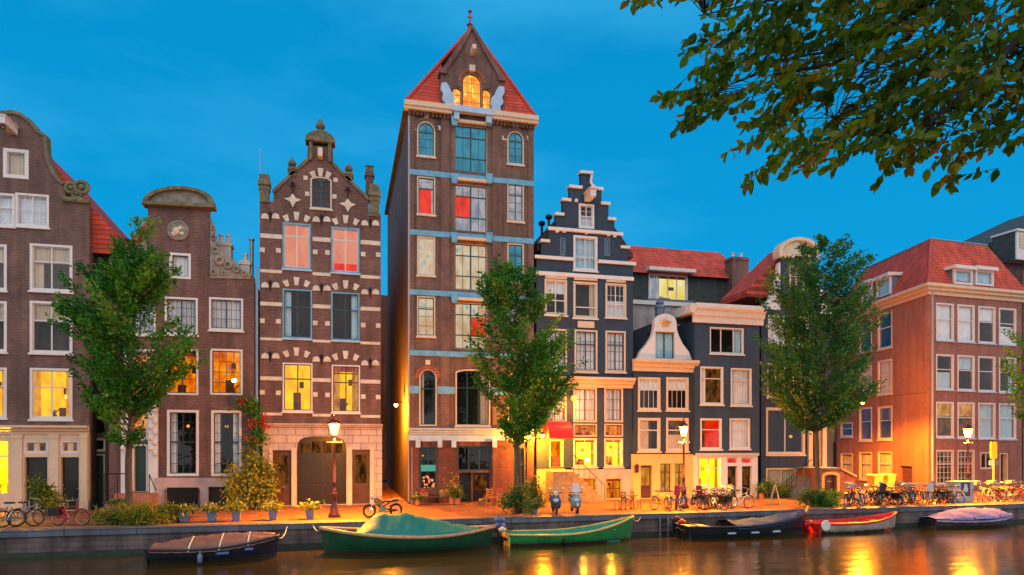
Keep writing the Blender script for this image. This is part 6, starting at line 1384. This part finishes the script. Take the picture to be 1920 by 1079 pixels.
# ================================================================ boats
hullmat('hull_green', (.008, .080, .038)); hullmat('hull_green_light', (.02, .26, .07)); hullmat('hull_dark', (.010, .018, .028)); hullmat('hull_navy', (.010, .018, .030))
pm('hull_red', (.5, .02, .012), .4, .2, 3); hullmat('hull_white', (.45, .40, .36)); hullmat('hull_grey', (.06, .065, .07)); pm('rub_wood', (.42, .26, .13), .45, .2, 4); pm('rub_yellow', (.55, .42, .08), .45, .2)
pm('tarp_green', (.002, .17, .13), .55, .10, 1.2, bump=.25, fine=5); pm('tarp_brown', (.17, .085, .06), .6, .15, 1.5, bump=.3, fine=5); pm('tarp_blue', (.07, .13, .36), .5, .3, 1.2, bump=.3, fine=5); pm('tarp_pinkish', (.22, .17, .33), .75, .3, 1.0, bump=.3, fine=5); pm('tarp_navy', (.012, .05, .14), .85, .2, 1.5, bump=.3, fine=5)
pm('deck_red', (.60, .02, .015), .4, .2); pm('plank_orange', (.55, .22, .03), .5, .25, 5); pm('teal_in', (.02, .28, .20), .5, .15)
def boat(px0, px1, Y, name, label, hull, rub, beam=1.9, fb=.55, rise=(.35, .35), transom=.0, bowdir=1, draft=.25, full=.75, inner='wood_dark', seats=3, cover=None, rw=.05, rake=.06):
    X0, X1 = XY(px0, Y), XY(px1, Y); L = X1-X0; t = thing(name, label, 'boat', ((X0+X1)/2, Y, WZ), 0 if bowdir > 0 else math.pi); NS = 30; NC = 8
    def wd(u):                                                    # half width: u 0 stern, 1 bow
        bow = max(0, 1-max(0, (u-.45)/.55)**2.2); st = 1 if transom else 1
        s_ = (1-(1-transom)*max(0, (.38-u)/.38)**2.0); return beam/2*max(.02, min(bow, s_))
    def sh(u): return fb+rise[1]*max(0, (u-.35)/.65)**2+rise[0]*max(0, (.5-u)/.5)**2
    def xx(u, k): return (u-.5)*L*(1-rake*(1-k)) 
    def sect(u, off=0.0):
        w_ = max(.004, wd(u)-off); z1 = sh(u); out_ = []
        for j in range(NC+1):
            k = j/NC; a = k*math.pi/2; y = w_*math.sin(a)**.65; z = -draft+(z1+draft)*(1-math.cos(a))**.9 + off*(1-k)
            out_.append((xx(u, max(0, (z+draft)/(z1+draft))), y, z))
        return out_
    def skin(off=0., inv=False):
        vs = []; 
        for i in range(NS+1):
            s_ = sect(i/NS, off); vs += [(x, -y, z) for x, y, z in reversed(s_[1:])]+s_
        n_ = 2*NC+1; fs = []
        for i in range(NS):
            for j in range(n_-1):
                q = (i*n_+j, (i+1)*n_+j, (i+1)*n_+j+1, i*n_+j+1); fs.append(q[::-1] if inv else q)
        return vs, fs, n_
    vs, fs, n_ = skin(); m = MB().add(vs, fs); m.add(vs[:n_], [tuple(range(n_))]); hl = m.build('hull', hull, t, True)
    vs, fs, n_ = skin(.06, True); MB().add(vs, fs).build('inner_hull', inner, t, True)
    for s_ in (-1, 1): m = MB().tube([(xx(i/NS, 1)*1.005, s_*(wd(i/NS)), sh(i/NS)+.01) for i in range(NS+1)], rw, 7); m.build('gunwale', rub, t, True)
    if transom: u = 0.0; m = MB().box(xx(0, 1)-.03, xx(0, 1)+.05, -wd(0)*.98, wd(0)*.98, 0, sh(0)+.02); m.build('transom', rub, t)
    if not cover:
        for k in range(seats): u = .2+.6*k/max(1, seats-1); MB().box(xx(u, 1)-.14, xx(u, 1)+.14, -wd(u)+.05, wd(u)-.05, sh(u)-.20, sh(u)-.16).build('thwart', rub, t)
        MB().box(xx(.1, 1), xx(.86, 1), -wd(.5)*.55, wd(.5)*.55, .02, .05).build('floorboard', inner, t)
    else:
        mat, u0, u1, ridge = cover[:4]; over = cover[4] if len(cover) > 4 else .04; ex_ = cover[5] if len(cover) > 5 else 1.35; NU, NV = 36, 14; vs = []; Rr = random.Random(int(px0))
        ph = [Rr.uniform(0, 6) for _ in range(6)]
        for i in range(NU+1):
            u = u0+(u1-u0)*i/NU; h_ = ridge(u); w_ = wd(u)+over
            for j in range(NV+1):
                v = -1+2*j/NV; z = sh(u)+.035+h_*(1-abs(v)**ex_)+(.020*math.sin(i*1.1+ph[0]+v*3)*math.sin(j*1.3+ph[1])+.016*math.sin(i*2.3+ph[3]-v*5)+.014*math.sin(v*9+i*.7+ph[4]))*(1-v*v*.5)
                if abs(v) > .99: z = sh(u)-.06-.03*abs(math.sin(i*.9+ph[2]))
                vs.append((xx(u, 1), v*w_, z))
        fs = [(i*(NV+1)+j, (i+1)*(NV+1)+j, (i+1)*(NV+1)+j+1, i*(NV+1)+j+1) for i in range(NU) for j in range(NV)]
        MB().add(vs, fs).build('cover', mat, t, True)
    t_ = dict(root=t, xx=xx, wd=wd, sh=sh, L=L); return t_
def outboard(b, y=0, col='black_metal', top='tarp_blue', side=-1, s=1.0):
    t = b['root']; x = b['xx'](0, 1)-.22; z = b['sh'](0)
    o = MB().tube([(x, y, z-.1), (x-.02, y, -.3)], .06*s, 8).box(x-.10, x+.30, y-.06, y+.06, z-.25, z-.15).build('outboard_motor', col, t)
    MB().tube([(x-.24*s, y, z+.22*s), (x-.02, y, z+.30*s), (x+.14*s, y, z+.24*s)], [.10*s, .15*s, .09*s], 10).build('motor_cowl', top, o, True)
    MB().tube([(x+.1, y, z+.12), (x+.55, y+.05, z+.22)], .02, 6).build('tiller', col, o)
def fender(b, u, col='white', side=-1, name='fender'):
    x = b['xx'](u, 1); y = side*(b['wd'](u)+.10); z = b['sh'](u); MB().lathe([(.02, z-.48), (.09, z-.42), (.09, z-.16), (.02, z-.1), (.012, z+.02)], x, y, 9).build(name, col, b['root'], True)
b1 = boat(283, 523, 27.1, 'covered_boat', 'dark boat under a brown cover with pale straps, leftmost on the water', 'hull_navy', 'hull_dark', 2.0, .50, (.02, .30), transom=.7, bowdir=1, cover=('tarp_brown', .02, .97, lambda u: .08+.30*max(0, math.sin(min(1, max(0, (u-.08)/.9))*math.pi))**.7))
m = MB()
for u in (.33, .56, .77): 
    xx, wd, sh = b1['xx'], b1['wd'], b1['sh']; h_ = .08+.30*math.sin((u-.08)/.9*math.pi)**.7
    MB().add([(xx(u, 1)+dx, v*(wd(u)+.06), sh(u)+.055+h_*(1-abs(v)**1.35)-(.1 if abs(v) > .99 else 0)) for v in [-1+k/8 for k in range(17)] for dx in (-.025, .025)], [(2*k, 2*k+1, 2*k+3, 2*k+2) for k in range(16)]).build('cover_strap', 'stone_white', b1['root'])
for u in (.58, .76): x = xx(u, 1); MB().box(x-.22, x+.22, -wd(u)*.985-.02, -wd(u)*.9, sh(u)-.22, sh(u)-.14).build('hull_panel', 'tarp_blue', b1['root'])
fender(b1, .42, 'pot_blue')
b2 = boat(600, 926, 27.6, 'covered_boat', 'large green boat under a peaked green cover with a wooden rub rail', 'hull_green', 'rub_wood', 2.4, .62, (.22, .36), transom=.0, bowdir=-1, rw=.075,
          cover=('tarp_green', .10, .80, lambda u: 0.04+(.76*min(1, max(0, (u-.10))/.40) if u < .5 else (.76-.25*(u-.5) if u < .69 else .71*max(0, (.80-u)/.11))), -.04, 1.05))
MB().add([(b2['xx'](.715, 1), -.62, b2['sh'](.7)+.16), (b2['xx'](.785, 1), -.50, b2['sh'](.78)+.08), (b2['xx'](.765, 1), -.30, b2['sh'](.77)+.34), (b2['xx'](.70, 1), -.42, b2['sh'](.7)+.50)], [(0, 1, 2, 3)]).build('cover_window', 'tarp_blue', b2['root'])
fender(b2, .36, 'plank_orange'); outboard(b2, -.1, top='tarp_blue')
b3 = boat(948, 1187, 28.1, 'rowing_boat', 'open light green boat with a yellow bow and an outboard motor', 'hull_green_light', 'rub_yellow', 1.7, .42, (.06, .62), transom=.75, bowdir=1, inner='teal_in', seats=3)
outboard(b3, 0, top='tarp_blue', s=1.2); outboard(b3, -.45, top='stone_white', s=.8); fender(b3, .40, 'black_metal')
b4 = boat(1278, 1512, 28.2, 'motor_boat', 'long dark boat with a navy cover and a yellow tipped bow', 'hull_dark', 'hull_navy', 2.0, .52, (.05, .50), transom=.8, bowdir=1, cover=('tarp_navy', .34, .96, lambda u: .10+.10*math.sin(u*14)**2, .03))
outboard(b4, 0, top='rubber'); outboard(b4, -.5, top='hull_red', s=.8)
x = b4['xx'](1, 1); z = b4['sh'](1); MB().tube([(x-.05, 0, z-.1), (x+.12, 0, z+.28)], .06, 8).build('bow_post', 'rub_yellow', b4['root'])
for u in (.30, .48, .66): x = b4['xx'](u, 1); MB().box(x-.20, x+.20, -b4['wd'](u)*.975-.02, -b4['wd'](u)*.9, .22, .29).build('name_stripe', 'white_blue', b4['root'])
for u in (.06, .16): x = b4['xx'](u, 1); MB().box(x-.2, x+.2, -b4['wd'](u)+.05, b4['wd'](u)-.05, b4['sh'](u)-.08, b4['sh'](u)-.02).build('stern_bench', 'rub_yellow', b4['root'])
m = MB().tube([(b4['xx'](.25, 1), -.3, .4), (b4['xx'](.25, 1), -.3, .85), (b4['xx'](.25, 1)+.2, -.3, .98)], .03).torus((b4['xx'](.25, 1)+.1, -.3, .95), .16, .015, 14, 4); m.build('steering_wheel', 'black_metal', b4['root'])
b5 = boat(1520, 1683, 28.3, 'small_boat', 'small open red and white boat moored behind the dark boat', 'hull_white', 'deck_red', 1.6, .45, (.02, .38), transom=.7, bowdir=1, inner='deck_red', seats=4, rw=.06)
b5['root'].rotation_euler[2] = rad(2)
x = b5['xx'](0, 1); MB().tube([(x-.32, 0, .10), (x-.22, 0, .50), (x-.05, 0, .55)], [.12, .17, .1], 10).build('outboard_motor', 'hull_red', b5['root'], True)
x = b5['xx'](.04, 1); q = MB().lathe([(.24, -.03), (.26, 0), (.24, .03)], 0, 0, 16); q.v = [(x+p[0], -b5['wd'](.05)-.08+p[2], .42+p[1]) for p in q.v]; q.build('round_fender', 'white', b5['root'])
for k, u in enumerate((.35, .52, .70)): x = b5['xx'](u, 1); MB().box(x-.32, x+.32, -.25, .25, b5['sh'](u)-.14, b5['sh'](u)-.04).build('cushion', 'plank_orange' if k % 2 else 'hull_red', b5['root'])
b6 = boat(1740, 1896, 28.5, 'covered_boat', 'small grey boat under a rumpled blue and mauve cover, rightmost on the water', 'hull_grey', 'hull_dark', 1.8, .40, (.05, .12), transom=.5, bowdir=1, cover=('tarp_pinkish', .0, 1.0, lambda u: .08+.42*min(1, max(0, u-.05)/.22)*min(1, max(0, .98-u)/.28)+.05*math.sin(u*17), .10))
xx, wd, sh = b6['xx'], b6['wd'], b6['sh']
for u0, u1 in ((.36, .62), (.70, .97)):
    vs = []
    for i in range(9):
        u = u0+(u1-u0)*i/8; h_ = .08+.42*min(1, max(0, u-.05)/.22)*min(1, max(0, .98-u)/.28)
        for v in (-.99, -.78-.1*math.sin(i)): vs.append((xx(u, 1), v*(wd(u)+.125), sh(u)+.07+h_*(1-abs(v)**1.35)+.02))
    MB().add(vs, [(2*i, 2*i+2, 2*i+3, 2*i+1) for i in range(8)]).build('cover_fold', 'tarp_blue', b6['root'])
# mooring ropes from the boats to the quay
def rope(p0, p1, label):
    a, b = Vector(p0), Vector(p1); n_ = 10; o = MB().tube([a.lerp(b, i/n_)-Vector((0, 0, .25*math.sin(math.pi*i/n_)))-a for i in range(n_+1)], .018, 5).build('mooring_rope', 'stone_white'); o.location = a; tag(o, label, 'rope', 'mooring ropes')
rope((XY(520, 27.1), 27.1, -.25), (XY(540, YQ), YQ+.05, .0), 'mooring rope from the brown covered boat to the quay')
rope((XY(604, 27.6), 27.6, .05), (XY(585, YQ), YQ+.05, .02), 'mooring rope at the left tip of the large green boat')
rope((XY(1185, 28.1), 28.1, 0), (XY(1205, YQ), YQ+.05, .02), 'mooring rope from the yellow bow of the light green boat')
# anything still untagged at the top level is part of the setting
